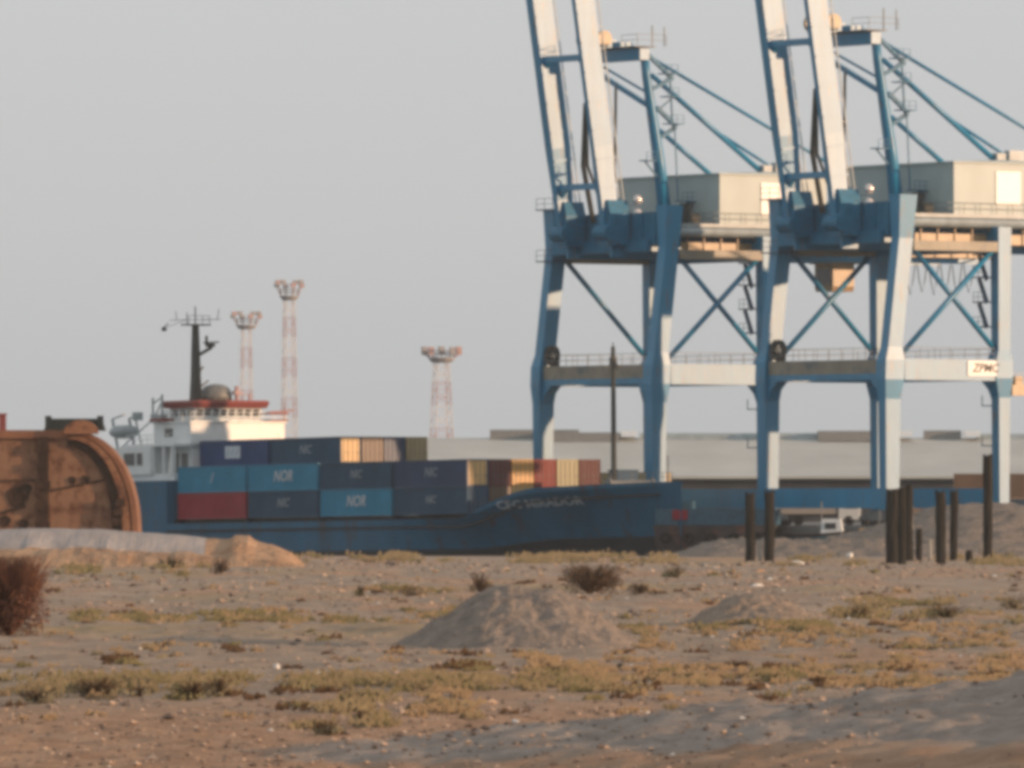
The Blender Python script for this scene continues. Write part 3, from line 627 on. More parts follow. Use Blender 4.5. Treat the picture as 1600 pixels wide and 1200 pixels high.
qc2.location = qc.location-Vector((0,0,2.6)); qc2.rotation_euler = (0,0,PHI)

# ------------------------------------------------------------------ warehouse behind the quay
wy = 1120.0
sh = thing('warehouse', 'long pale-roofed warehouse with ridge vents far behind the quay', 'warehouse', (0,wy,2.2))
m = MB(); m.box(-11.5, 76, 0, 55, 0, 5.2); m.build('wall', M['shedwall'], sh)
m = MB(); m.loft([[(x,-1.5,5.35),(x,-1.5,5.65),(x,27,10.6),(x,56,5.65),(x,56,5.35),(x,27,10.3)] for x in (-12.5, 77)]); m.build('roof', M['roof'], sh)
for a, b_, z, dk in ((-2.8,8.5,10.9,1),(8.5,15.5,10.9,0),(3.2,13.6,10.55,1),(16.2,31.5,10.9,0),(34.0,39.0,10.9,0),(38.8,48.5,10.75,1),(52.3,57.0,10.8,1),(59,76,10.8,0)):
    m = MB(); hgt = .62 if dk else .2; m.loft([[(x,23.8 if z<10.8 else 25.6,z-.6),(x,24.1 if z<10.8 else 25.8,z+hgt),(x,27.5,z+hgt+.15),(x,28,z-.6)] for x in (a, b_)]); m.build('ridge_vent', M['ventdark'] if dk else M['pale_steel'], sh)
for x in (13.8, 31.6, 48.7, 57.3):
    m = MB(); m.loft([[(x+i*1.0,24.0-i*.25+k*0,10.7),(x+i*1.0,26.5,10.7),(x+i*1.0,26.5,11.5),(x+i*1.0,24.6-i*.2,11.5)] for i in (0,1,2)]); m.build('vent_end_glint', M['panel'], sh)  # white end blocks paint the sun glints along the ridge vents

# floodlight masts
def lattice(px, ytop, ybase, d, wtop, wbot, hw, lamps, label, bands):
    base = at(px, ybase, d); zt = at(px, ytop, d).z; H_ = zt-2.2
    r = thing('floodlight_mast', label, 'mast', (base.x, d, 2.2), R(18))
    nb = bands
    for k in range(nb):
        m = MB(); z0, z1 = H_*.93*k/nb, H_*.93*(k+1)/nb; ns = 3
        for i in range(ns):
            za, zb = z0+(z1-z0)*i/ns, z0+(z1-z0)*(i+1)/ns
            wa, wb = wbot+(wtop-wbot)*za/H_, wbot+(wtop-wbot)*zb/H_
            ca = [(-wa/2,-wa/2),(wa/2,-wa/2),(wa/2,wa/2),(-wa/2,wa/2)]; cb = [(-wb/2,-wb/2),(wb/2,-wb/2),(wb/2,wb/2),(-wb/2,wb/2)]
            for j in range(4):
                j2 = (j+1)%4; m.bar((*ca[j],za),(*cb[j],zb),.12); m.bar((*ca[j],za),(*cb[j2],zb),.06) if i%2 else m.bar((*ca[j2],za),(*cb[j],zb),.06); m.bar((*cb[j],zb),(*cb[j2],zb),.06)
        m.build('mast_section', M['redpale'] if k%2 else M['whitepale'], r)
    m = MB(); z = H_*.93; m.loft([[(hw*.5*math.cos(a)*f, hw*.5*math.sin(a)*f, zz) for a in [k*math.pi/6 for k in range(12)]] for f, zz in ((.55,z-.5),(.75,z),(.75,z+.2),(.5,z+.2))]); railing(m, [(hw*.37*math.cos(a), hw*.37*math.sin(a), z+.2) for a in [k*math.pi/4 for k in range(9)]], 1.0, 2.5, .06)
    m.build('platform', M['hazegrey'], r)
    for k in range(lamps):
        a = 2*math.pi*k/lamps; x, y = hw*.5*math.cos(a), hw*.5*math.sin(a)
        m = MB(); zz = H_-1.1+.5*(k%2); m.bar((x*.7,y*.7,z+.2),(x,y,zz),.12); m.box(x-.36,x+.36,y-.3,y+.3,zz,zz+.62); m.build('lamp_head', M['hazegrey'] if k%3 else M['redpale'], r)
lattice(385, 487, 660, 1500, 1.2, 2.2, 4.6, 8, 'low lattice floodlight mast just behind the ship bridge', 9)
lattice(452, 438, 690, 1400, 1.3, 2.4, 4.0, 8, 'tallest red and white lattice floodlight mast left of the cranes', 11)
lattice(690, 542, 700, 1250, 1.5, 3.4, 5.0, 10, 'wide-headed lattice floodlight mast standing apart behind the containers', 7)

# ------------------------------------------------------------------ small craft and gear beyond the ship bow
def boat(name, label, cat, px, py, d, rz, ln, bm_, dep, hm, cabin=None, group=None):
    p = at(px, py, d); r = thing(name, label, cat, (p.x, d, -1.0), rz, group)
    rings = []
    for k in range(9):
        f = k/8; x = -ln/2+ln*f; hb_ = bm_/2*(1-max(0,(f-.55)/.45)**2.2)*(.85+.15*min(1,f*4)); zz = dep*(1+.25*max(0,f-.5)); hb_ = max(hb_, .05)
        rings.append([(x,-hb_*.7,-.4),(x,-hb_,zz),(x,hb_,zz),(x,hb_*.7,-.4)])
    m = MB(); m.loft(rings); hl = m.build('hull', hm, r)
    m = MB()
    for a, b_ in zip(rings[:-1], rings[1:]): m.bar(a[1], b_[1], .25); m.bar(a[2], b_[2], .25)
    m.build('gunwale', M['tyre'], r)
    if cabin:
        for (x0,x1,h0,h1,cm) in cabin:
            m = MB(); m.loft([[(x0,-bm_*.28,h0),(x1,-bm_*.28,h0),(x1,bm_*.28,h0),(x0,bm_*.28,h0)],[(x0+.1,-bm_*.26,h1),(x1-.25,-bm_*.26,h1),(x1-.25,bm_*.26,h1),(x0+.1,bm_*.26,h1)]]); cbn = m.build('cabin', cm, r)
            m = MB(); m.box(x0+.4, x1-.6, -bm_*.285-.03, -bm_*.27, h1-.9, h1-.35); m.build('window', M['glass'], cbn)
        m = MB(); m.tube([(x0,0,h1),(x0,0,h1+1.6)], .07); m.bar((x0,-.6,h1+1.2),(x0,.6,h1+1.2),.06); m.build('mast', M['grey'], r)
    for k in range(4):
        m = MB(); x = -ln*.35+k*ln*.18; rg = []
        for j in range(13):
            a = 2*math.pi*j/12; rg.append([(x+math.cos(a)*rr, yy, dep*.62+math.sin(a)*rr) for rr, yy in ((.22,-bm_/2-.02),(.45,-bm_/2-.05),(.45,-bm_/2-.25),(.22,-bm_/2-.28))])
        m.loft(rg, 0, False); m.build('tyre_fender', M['tyre'], r)
    return r
M['tealhull'] = mat('teal_hull', (.03,.10,.15), .5, .4, .25)
M['rusthull'] = mat('rust_streaked_hull', (.055,.045,.045), .7, .3, .5, .8, dark=(.14,.06,.04), darkamt=.3)
boat('workboat', 'teal workboat with a white cabin moored under the portal of the nearer crane', 'boat', 1268, 830, 812, R(-8), 7.2, 3.2, 2.5, M['tealhull'], [(.9,2.9,2.5,4.0,M['white'])])
boat('workboat', 'small dark workboat with tan cabin beside the white-cabined one', 'boat', 1350, 830, 812, R(172), 4.2, 2.4, 1.9, M['boot'], [(-1.4,.6,1.9,3.2,M['tan'])])
bgp = Q(34, 12.5, -1.0); r = thing('barge', 'blue and rust-brown barge moored past the ship bow', 'barge', at(1112, 800, 838)*1, R(-6)); r.location.z = -1.0
m = MB(); m.prism([(-5.2,3.4),(-4.6,-.4),(5.0,-.4),(6.0,3.4)], -3, 3); m.build('hull', M['rusthull'], r)
m = MB(); m.box(-5.0,6.2,-2.9,2.9,3.41,4.9); m.box(-3.6,-1.6,-2.0,1.0,4.9,5.6); m.build('deck_bulwark', M['tealhull'], r)
m = MB(); m.box(-3.4,-2.0,-3.06,-2.9,3.9,4.8); m.build('red_panel', M['maroon'], r)
for k in range(5):
    m = MB(); x = -4+k*2.1; rg = []
    for j in range(13):
        a = 2*math.pi*j/12; rg.append([(x+math.cos(a)*rr, yy, 2.2+math.sin(a)*rr) for rr, yy in ((.25,-3.02),(.55,-3.05),(.55,-3.3),(.25,-3.32))])
    m.loft(rg, 0, False); m.build('tyre_fender', M['tyre'], r)
# pipes / pontoon behind the piles and a truck on the quay
p = at(1470, 810, 815); r = thing('pontoon', 'dark blue pontoon with deck pipes behind the black piles', 'pontoon', (p.x, 815, -1.0), R(4))
m = MB(); m.box(-4.4,4.6,-2,2,-.4,2.4); m.build('hull', M['rusthull'], r)
m = MB()
for k in range(5): m.tube([(-4.2,-1.6+k*.75,2.75+.05*(k%2)),(4.4,-1.6+k*.75,2.75+.05*(k%2))], .34, 10)
for k in range(4): m.tube([(-4.0,-1.2+k*.75,3.35),(4.0,-1.2+k*.75,3.35)], .34, 10)
m.build('deck_pipes', M['slate'], r)
def truck(px, d, label, colr):
    p = at(px, 800, d); r = thing('truck', label, 'truck', (p.x, d, 2.2), R(-4))
    m = MB(); m.box(-4.2,1.9,-1.2,1.2,.9,1.15); m.build('chassis', M['black'], r)
    m = MB(); m.box(-4.2,1.7,-1.25,1.25,1.16,3.4); m.build('cargo_box', colr, r)
    m = MB(); m.prism([(2.0,.6),(4.1,.6),(4.1,1.7),(3.7,2.7),(2.0,2.9)], -1.15, 1.15); cb = m.build('cab', M['white'], r)
    m = MB(); m.prism([(2.7,1.7),(3.9,1.7),(3.6,2.5),(2.7,2.5)], -1.2, -1.15); m.build('window', M['glass'], cb)
    for x in (-3.2,-2.1,3.0):
        for y in (-1.15,.85): m = MB(); m.tube([(x,y,.5),(x,y+.3,.5)], .5, 12); m.build('wheel', M['tyre'], r)
truck(1280, 905, 'white-cabbed truck with a pale grey box on the quay behind the crane sill beam', M['greybox'])
truck(1445, 893, 'white-cabbed truck with a dark brown box on the quay right of the crane leg', M['brown'])
c3 = container(0, 0, 0, 'brown', 'olive brown container standing on others behind the tall black pile at the right', 'containers on the quay')
c3.location = at(1490, 768, 905); c3.location.z = 2.25+2.6; c3.rotation_euler = (0,0,R(-4))
c4 = container(0, 0, 0, 'slate', 'slate container under the brown one behind the tall black pile', 'containers on the quay')
c4.location = c3.location-Vector((0,0,2.6)); c4.rotation_euler = (0,0,R(-4))
c3.location.x -= 0; 

# gravel rise at the right under the crane
def heap(name, label, cat, px0, px1, pxc, ytop, d, depth, seed, mt, ridge=.12, kind=None, zb=None, flat=0):
    x0, x1, xc = [(p-800)*d/F for p in (px0,px1,pxc)]; zt = CAMZ+(HOR-ytop)*d/F
    base = gz(xc, d) if zb is None else zb
    nu, nv = 90, 60; u = np.linspace(0,1,nu); v = np.linspace(-1,1,nv); UX, VY = np.meshgrid(u, v)
    xx = x0+(x1-x0)*UX; cx_ = (xc-x0)/(x1-x0)
    lat = np.where(UX < cx_, UX/max(cx_,1e-3), (1-UX)/max(1-cx_,1e-3)); lat = np.clip(lat*(1+flat), 0, 1)
    yy = d+depth*VY
    rr = np.sqrt((1-lat)**2*(1 if flat==0 else 1)+VY**2); p_ = np.clip(1-rr+.16*(fbm(xx*.9, yy*.9, 4, seed+9)-.5)*(rr<1), 0, 1); prof = np.where(p_ > .8, .8+(p_-.8)*.75-(p_-.8)**2, p_)*(1-np.exp(-p_*9))/(1-math.exp(-7.2))/.93
    hh = (zt-base)*prof*(1+ridge*(fbm(xx*1.1, yy*1.1, 4, seed)-.5)*2)+(fbm(xx*3, yy*3, 3, seed+4)-.5)*.16*np.clip(prof*4,0,1)
    g_ = ground_z(xx, yy) if zb is None else np.full_like(xx, zb)
    zz = g_+hh-.06*(prof<=0)
    m = MB(); vs = np.stack([xx-xc, yy-d, zz-base], -1).reshape(-1,3)
    m.add([tuple(map(float,p)) for p in vs], [(j*nu+i, j*nu+i+1, (j+1)*nu+i+1, (j+1)*nu+i) for j in range(nv-1) for i in range(nu-1)])
    o = m.build(name, mt, smooth=True); o.location = (xc, d, base); tag(o, label, None if kind else cat, None, kind); return o
M['heap'] = mat('grey_gravel', (.20,.17,.145), .95, .1, .3, 1.6, bump=.25, bscale=4, col2=(.33,.275,.23), dark=(.13,.11,.10), darkamt=.2, dscale=4)
M['heapo'] = mat('sandy_gravel', (.24,.19,.15), .95, .1, .3, 1.6, bump=.25, bscale=4, col2=(.37,.29,.225), dark=(.15,.11,.085), darkamt=.2, dscale=4)
M['bank'] = mat('grey_clay', (.33,.30,.285), .95, .1, .2, .5, bump=.1, bscale=2, col2=(.42,.385,.37))
M['bankorange'] = mat('sandy_orange_clay', (.33,.20,.12), .95, .1, .2, .6, bump=.35, bscale=1.6, col2=(.47,.32,.21), dark=(.20,.10,.06), darkamt=.12, dscale=.7)
heap('gravel_heap', 'largest conical gravel heap in the middle of the ground', 'gravel heap', 610, 1015, 822, 917, 276, 6.5, 3, M['heap'], .14, flat=.22)
heap('gravel_heap', 'lower gravel heap right of the largest one, with a sunlit right slope', 'gravel heap', 1050, 1310, 1180, 927, 318, 5.0, 21, M['heapo'], .12, flat=.15)
heap('hillside', 'grey gravel slope under the cranes at the right', 'hill', 1120, 2100, 1660, 783, 770, 26, 77, M['heap'], .06, kind='structure', zb=-1.7, flat=.35)
heap('hillside', 'rubble shore below the crane', 'hill', 1010, 1560, 1300, 842, 748, 18, 78, M['heap'], .3, kind='structure', zb=-.4, flat=1.2)

# clay embankment at the left
m = MB(); d0 = 596; xs_ = np.linspace(-46, -12.5, 110); prof_k = [(-9,0,0),(-6.5,.35,0),(-4.6,.45,0),(-3.6,.50,0),(-3.5,.55,1),(-.9,.93,1),(1.5,1.0,1),(8,.9,1),(14,0,1)]
top_at = lambda x: float(np.interp(x, [-46,-36,-31,-27,-22,-20.3,-18.7,-18.3,-17.3,-17.0,-15.8,-14.6,-13.9,-13.2], [2.35,2.5,2.72,2.62,2.25,2.05,2.0,2.3,2.25,1.85,1.6,1.05,.25,.0]))
rings = []
for i, x in enumerate(xs_):
    h_ = top_at(x)+.12*(float(fbm(np.array([x*.9]), np.array([3.]), 3, 5)[0])-.5); rings.append([(x, dy+.8*float(fbm(np.array([x*.5]),np.array([dy*.5]),3,8)[0]), h_*k+.5*(float(fbm(np.array([x*.7]),np.array([dy*.9]),5,18)[0])-.4)*(0<k<.9)) for dy,k,_ in prof_k])
fs = []; npf = len(prof_k); vs = [p for r_ in rings for p in r_]
for i in range(len(rings)-1):
    for j in range(npf-1):
        m.add([rings[i][j], rings[i+1][j], rings[i+1][j+1], rings[i][j+1]], [(0,1,2,3)], 1 if (prof_k[j+1][2] and xs_[i] < -20.3) else 0)
o = m.build('embankment', [M['bankorange'], M['bank']], smooth=False); o.location = (0, d0, 0); tag(o, 'low clay embankment with a grey top and orange face', kind='structure')

# ------------------------------------------------------------------ rusty wrecked tank at the left
d = 640; sc = d/F
tk = thing('rusty_tank', 'huge rusty brown steel tank with a rounded right shoulder behind the embankment', 'tank', ((60-800)*sc, d, 1.0))
def P2(px, py): return ((px-60)*sc, CAMZ+(HOR-py)*sc-1.0)
outl = [P2(-160,850), P2(213,850)]
for k in range(0, 15):
    a = math.pi/2*k/14; outl.append(P2(110+105*math.cos(a)**.93, 832-158*math.sin(a)**.95))
outl += [P2(-160, 676)]
m = MB(); m.prism(outl, 0, 7); m.build('shell', M['rust'], tk)
def arc(cx, cy, rx, ry, px_off=0): return [P2(cx+rx*math.cos(math.pi/2*k/16)**.93, cy-ry*math.sin(math.pi/2*k/16)**.95) for k in range(17)]
def band(inner, outer, y0, y1, nm, mt):
    m = MB(); n = len(inner)
    for k in range(n-1): 
        q4 = [inner[k], inner[k+1], outer[k+1], outer[k]]; m.loft([[(x,y0,z) for x,z in q4],[(x,y1,z) for x,z in q4]])
    return m.build(nm, mt, tk)
band(arc(104,832,72,134), arc(106,832,84,144), -.2, 0, 'inner_rim', M['rustdark'])
band(arc(106,832,86,146), arc(108,832,96,152), -.5, 0, 'middle_rim', M['rustmid'])
band(arc(109,832,98,153), arc(110,832,106,160), -.45, .4, 'outer_rim', M['rustlight'])
m = MB(); m.loft([[(x,y,z) for x,z in [P2(100+27*(1+math.cos(math.pi-math.pi*k/10)), 678-22*math.sin(math.pi*k/10)) for k in range(11)]] for y in (-1.0,.8)]); m.build('hatch_dome', M['rustmid'], tk)
for px_, py_ in ((186,800),(189,785),(184,815)):
    x0, z0 = P2(px_, py_); m = MB(); m.box(x0-.35, x0+.3, -.7, 0, z0-.3, z0+.25); m.build('rim_bracket', M['rustdark'], tk)
m = MB(); x0, z0 = P2(60, 845); x1, z1 = P2(76, 683); m.box(x0, x1, -.35, 0, z0, z1)
for yy in (700,728,757,792,822): a_, b_ = P2(56, yy+7); c_, d_ = P2(76+random.random()*5, yy-6); m.box(a_, c_, -.5, -.35, b_, d_)
m.build('vertical_stiffener', M['rustdark'], tk)
m = MB(); a_, b_ = P2(74,768); c_, d_ = P2(168,749); m.bar((a_,-.06,b_),(c_,-.06,d_), .12, .16); a_, b_ = P2(-60,754); c_, d_ = P2(55,750); m.bar((a_,-.06,b_),(c_,-.06,d_), .1, .14); a_, b_ = P2(0,803); c_, d_ = P2(40,790); m.bar((a_,-.06,b_),(c_,-.06,d_), .1, .2); m.build('weld_seam', M['rustdark'], tk)
for (px, py, rr) in ((113,751,.23),(134,750,.26),(28,777,.62),(40,765,.35),(8,815,.35),(36,819,.3)):
    cx_, cz_ = P2(px, py); m = MB(); rg = [[(cx_+math.cos(a)*rr*f*(1+.15*math.sin(3*a)), yy, cz_+math.sin(a)*rr*f) for a in [k*math.pi/7 for k in range(14)]] for f, yy in ((1.25,-.01),(1.15,-.1),(.9,-.1),(.85,-.03),(.05,-.02))]
    m.loft(rg, 0, False); m.build('corroded_hole', M['rustdark'], tk)
m = MB(); a_, b_ = P2(-160,688); c_, d_ = P2(120,672); m.box(a_, c_, -.35, 7.2, b_+.15, d_); m.build('top_flange', M['rustlight'], tk)
# trough on top, red post
a_, b_ = P2(66, 673); c_, d_ = P2(162, 651)
tr = MB(); zb = CAMZ+(HOR-672)*sc; w0 = (c_-a_)
tr.loft([[(-w0/2,0,0),(-w0/2+.35,0,1.0),(-w0/2+.5,0,.86),(w0/2-.5,0,.86),(w0/2-.35,0,1.0),(w0/2,0,0)],[(-w0/2,2.2,0),(-w0/2+.35,2.2,1.0),(-w0/2+.5,2.2,.86),(w0/2-.5,2.2,.86),(w0/2-.35,2.2,1.0),(w0/2,2.2,0)]])
for x in (-w0/2+.1, w0/2-.55): tr.box(x, x+.45, -.12, 0, .05, 1.05)
o = tr.build('steel_skip', M['darkgreen']); o.location = ((114-800)*sc, d+2, zb-.02); tag(o, 'dark green steel trough lying on top of the rusty tank', 'skip')
m = MB(); m.box(-.25,.25,-.2,.2,0,1.1); m.box(-.32,.32,-.27,.27,1.1,1.22); o = m.build('mooring_post', M['red']); o.location = ((2-800)*sc, d+1.5, zb-.02); tag(o, 'short dark red post on the tank top at the left edge', 'post')

# ------------------------------------------------------------------ timber piles
def pile(px0, px1, y0, y1, d, label, mt, seed, group=None, cap=True):
    for _ in range(8): d = .5*d+.5*min(690, F*(CAMZ-gz(((px0+px1)/2-800)*d/F, d))/(y1-HOR))
    rnd = random.Random(seed); xm = ((px0+px1)/2-800)*d/F; r_ = (px1-px0)/2*d/F; zt = CAMZ+(HOR-y0)*d/F; zb_ = gz(xm,d)-.3
    m = MB(); n = 10; rings = []
    for k in range(7):
        f = k/6; ox, oy = (rnd.random()-.5)*.06, (rnd.random()-.5)*.06
        rings.append([(ox+math.cos(a)*r_*(1+rnd.uniform(-.09,.09)), oy+math.sin(a)*r_*(1+rnd.uniform(-.09,.09)), (zt-zb_)*f+(.14*math.sin(a*2+seed) if k == 6 else 0)) for a in [2*math.pi*i/n for i in range(n)]])
    m.loft(rings); o = m.build('timber_pile', mt); o.location = (xm, d, zb_); tag(o, label, 'pile', group)
T = M['timber']
pile(1164,1180,770,871,505,'thin black timber pile at the left of the pair near the crane leg', T, 1)
pile(1194,1210,768,872,502,'black timber pile right of the thin one, before the crane leg foot', T, 2)
pile(1384,1404,766,880,500,'thick black pile on the left of the clump before the second blue leg', T, 3)
pile(1403,1416,764,882,497,'rough black pile in the middle of the clump of three', T, 4)
pile(1414,1427,759,876,503,'slightly taller black pile on the right of the clump of three', T, 5)
pile(1431,1441,828,871,506,'short black stub pile beside the pale post', T, 6)
pile(1461,1478,768,882,498,'black pile standing alone in the middle, right of the short stub', T, 7)
pile(1484,1497,766,866,512,'slim black pile just right of the lone middle one', T, 8)
pile(1536,1551,712,868,505,'tallest black pile at the right, before the landside crane leg', T, 9)
pile(1508,1520,862,878,500,'lowest broken pile stump near the right edge', T, 10)
pile(1184,1190,846,870,506,'thin pale post between the pair of black piles', M['palepost'], 11)
pile(1421,1427,790,868,512,'slim pale grey post behind the clump of three', M['palepost'], 12)
pile(1450,1456,842,874,506,'short pale post left of the lone middle pile', M['palepost'], 13)

# ------------------------------------------------------------------ stones
def rockmesh(seed, n=2):
    rnd = random.Random(seed); vs = []; nl, nr = 6, 9
    for j in range(nl+1):
        ph = math.pi*j/nl
        for i in range(nr):
            a = 2*math.pi*i/nr; k = 1+rnd.uniform(-.22,.22); vs.append((math.sin(ph)*math.cos(a)*k, math.sin(ph)*math.sin(a)*k*.8, -math.cos(ph)*k*.62))
    fs = [(j*nr+i, j*nr+(i+1)%nr, (j+1)*nr+(i+1)%nr, (j+1)*nr+i) for j in range(nl) for i in range(nr)]
    return vs, fs
def stone(px, py, sz, mt, label, seed, wide=1.0, tall=1.0):
    dd = F*CAMZ/(py-HOR); 
    for _ in range(4): dd = F*(CAMZ-gz((px-800)*dd/F, dd))/(py-HOR)
    x = (px-800)*dd/F; vs, fs = rockmesh(seed); m = MB(); r_ = sz*dd/F/2
    m.add([(a*r_*wide, b_*r_, c_*r_*tall) for a, b_, c_ in vs], fs); o = m.build('stone', mt); o.location = (x, dd, gz(x, dd)+r_*.35*tall); tag(o, label, 'stone')
stone(432,1046,14,M['rockpale'],'small bright white stone on the open ground at the left centre',1,.8,1.2)
stone(922,918,16,M['rockpale'],'white upright stone before the wide dark brown bush',2,.7,1.8)
stone(842,1030,15,M['rockpale'],'white stone in the dry grass below the largest heap',3)
stone(1182,915,16,M['rockpale'],'white stone on top of the right gravel heap',4,1.2,.7)
stone(818,1150,42,M['rockorange'],'largest orange boulder in the foreground gravel',5,1.1,.8)
stone(970,1044,12,M['boot'],'small black stone in the dry grass at the centre right',6)
stone(1246,884,18,M['rockpale'],'pale white block lying below the crane portal',7,1.3,1)
stone(1188,893,16,M['rockorange'],'orange rock left of the white block on the shore',8)
stone(466,862,18,M['rockpale'],'white curved rubble piece at the end of the embankment',9,.7,1.6)
stone(296,866,15,M['rustdark'],'dark lump added as the shaded hole in the orange clay face',20,1.0,1.3)  # dark lump paints the shade of a hole in the clay
stone(448,862,13,M['rustmid'],'brown rubble piece at the tip of the embankment',22,1.3,1)
stone(498,866,10,M['rockpale'],'small white rubble piece right of the embankment',10)
stone(1040,872,14,M['rock'],'grey rock on the shore beneath the bow',11)
stone(1100,884,12,M['rock'],'grey rock left of the black pile pair',12)
stone(1310,868,16,M['redpale'],'faded red drum-like rock under the portal',13,1,.9)
stone(1328,872,14,M['rockpale'],'white rubble beside the faded red rock',14,.8,1.3)
stone(1212,1050,12,M['rock'],'grey rock in the olive grass right of centre',15)
# gravel scatter
N_ = 30000; base_rocks = []
for sd in range(6):
    rnd = random.Random(sd); base_rocks.append([(rnd.uniform(.6,1.3)*a, rnd.uniform(.6,1.3)*b_, rnd.uniform(.5,1)*c_) for a, b_, c_ in ((1,0,0),(0,1,0),(-1,0,0),(0,-1,0),(.2,.1,1),(0,0,-.6))])
octf = np.array([(0,1,4),(1,2,4),(2,3,4),(3,0,4),(1,0,5),(2,1,5),(3,2,5),(0,3,5)]); BR = np.array(base_rocks)
yy = rng.random(N_)**1.9*560+130; xx = (rng.random(N_)*2-1)*yy*.064; 
keep = fbm(xx*.12, yy*.05, 3, 404) + .25*rng.random(N_) > .50; xx, yy = xx[keep], yy[keep]; N_ = len(xx); zz = ground_z(xx, yy)
s_ = (.016+.040*rng.random(N_)**2+.07*rng.random(N_)**14)*(1+(yy-130)/240); an = rng.random(N_)*6.28; ca, sa = np.cos(an), np.sin(an); P_ = BR[rng.integers(0,6,N_)]
VX = xx[:,None]+s_[:,None]*(P_[:,:,0]*ca[:,None]-P_[:,:,1]*sa[:,None]); VY_ = yy[:,None]+s_[:,None]*(P_[:,:,0]*sa[:,None]+P_[:,:,1]*ca[:,None]); VZ = zz[:,None]+s_[:,None]*(P_[:,:,2]*.8+.15)
V_ = np.stack([VX,VY_,VZ],-1).reshape(-1,3); F_ = (octf[None]+6*np.arange(N_)[:,None,None]).reshape(-1,3)
cl = rng.random(N_); mi_ = np.repeat(np.where(cl<.42,0,np.where(cl<.72,1,np.where(cl<.985,2,3))), 8)
m = MB(); m.v = V_.tolist(); m.f = F_.tolist(); m.m = mi_.tolist()
M['clod_dark'] = mat('dark_clod', (.17,.13,.105), .9, .1, .3); M['clod_mid'] = mat('brown_clod', (.36,.27,.21), .9, .1, .3); M['clod_light'] = mat('light_orange_clod', (.52,.38,.28), .9, .1, .25)
tag(m.build('gravel', [M['clod_dark'], M['clod_mid'], M['clod_light'], M['rockpale']]), 'loose stones scattered over the ground', kind='stuff')

# ------------------------------------------------------------------ vegetation
def leafmat(name, c, c2):
    return mat(name, c, .85, .15, .3, 2.5, col2=c2)
M['leaf_olive'] = leafmat('olive_scrub_leaves', (.235,.20,.125), (.38,.33,.22))
M['leaf_green'] = leafmat('green_scrub_leaves', (.17,.165,.09), (.31,.28,.16))
M['leaf_dry'] = leafmat('dry_grass', (.31,.24,.155), (.43,.34,.23))
M['leaf_red'] = leafmat('reddish_twigs', (.13,.06,.04), (.24,.125,.08))
M['leaf_brown'] = leafmat('brown_twigs', (.085,.055,.035), (.17,.115,.07))
def blades(m, x, y, z, h, rad, n, rnd, mi=0, wd=.02):
    for _ in range(n):
        a = rnd.random()*6.28; rr = rad*math.sqrt(rnd.random()); bx, by = x+rr*math.cos(a)*.6, y+rr*math.sin(a)*.6
        le = h*(.5+.7*rnd.random())*(1-.5*(rr/rad)**2); tx, ty = bx+math.cos(a)*rr*.7+rnd.uniform(-.4,.4)*le*.5, by+math.sin(a)*rr*.7+rnd.uniform(-.4,.4)*le*.5
        b2 = rnd.random()*6.28; ox, oy = math.cos(b2)*wd, math.sin(b2)*wd
        m.add([(bx-ox,by-oy,z-.03),(bx+ox,by+oy,z-.03),(tx+ox*.3,ty+oy*.3,z+le)], [(0,1,2)], mi)
        # leaflet
        k = .45+.5*rnd.random(); lx, ly, lz = bx+(tx-bx)*k, by+(ty-by)*k, z+le*k; s_ = wd*(1.2+rnd.random()*1.8)
        m.add([(lx-s_,ly,lz-s_*.5),(lx+s_*.7,ly+s_*.5,lz-s_*.2),(lx+.2*s_,ly-.3*s_,lz+s_)], [(0,1,2)], mi)
def pdist(py): return F*CAMZ/(py-HOR)
# bands in photograph rows turned into strips of ground: (px0,px1, row0,row1, tufts, height, material, clumping)
bands = [(0,480,868,884,170,.9,0,.4),(480,1060,868,880,260,.75,0,.45),(1060,1600,872,890,120,.6,0,.55),
         (120,720,955,975,330,.38,1,.42),(540,700,918,930,70,.45,1,.4),(100,330,885,900,60,.6,1,.5),
         (0,370,1062,1095,240,.40,0,.42),(465,770,1066,1090,300,.40,0,.32),(620,760,1036,1050,50,.25,3,.5),
         (960,1290,975,992,170,.30,1,.4),(1280,1600,940,965,170,.42,0,.42),(1000,1600,985,1010,240,.28,2,.4),
         (820,1600,1020,1078,620,.26,2,.42),(800,1000,1050,1095,120,.28,0,.5),(470,600,1100,1142,110,.34,0,.52),(640,730,1095,1120,50,.25,2,.45),
         (1180,1240,1045,1062,70,.26,1,.2),(0,1600,885,1130,420,.22,2,.5),(0,1600,890,1120,260,.25,3,.55),(160,220,1030,1045,30,.2,3,.3)]
mg = MB(); rnd = random.Random(5)
for bi, (p0,p1,r0,r1,n,h_,mi,cl) in enumerate(bands):
    n = int(n*.55); h_ *= .62; cl += .05
    got = 0; tries = 0
    while got < n and tries < n*8:
        tries += 1; px = rnd.uniform(p0,p1); py = rnd.uniform(r0,r1); dd = pdist(py); x = (px-800)*dd/F
        if float(fbm(np.array([px*.022+bi*7]), np.array([py*.07]), 3, 200+bi)[0]) < cl: continue
        got += 1; sz = rnd.uniform(.5,1.3); z = gz(x, dd)
        blades(mg, x, dd, z, h_*sz, h_*sz*1.9, 16, rnd, mi if rnd.random() > .25 else (mi+1)%3, .022+.00006*dd)
tag(mg.build('scrub', [M['leaf_olive'], M['leaf_green'], M['leaf_dry'], M['leaf_brown']]), 'dry grass and low olive scrub in patches', kind='stuff')
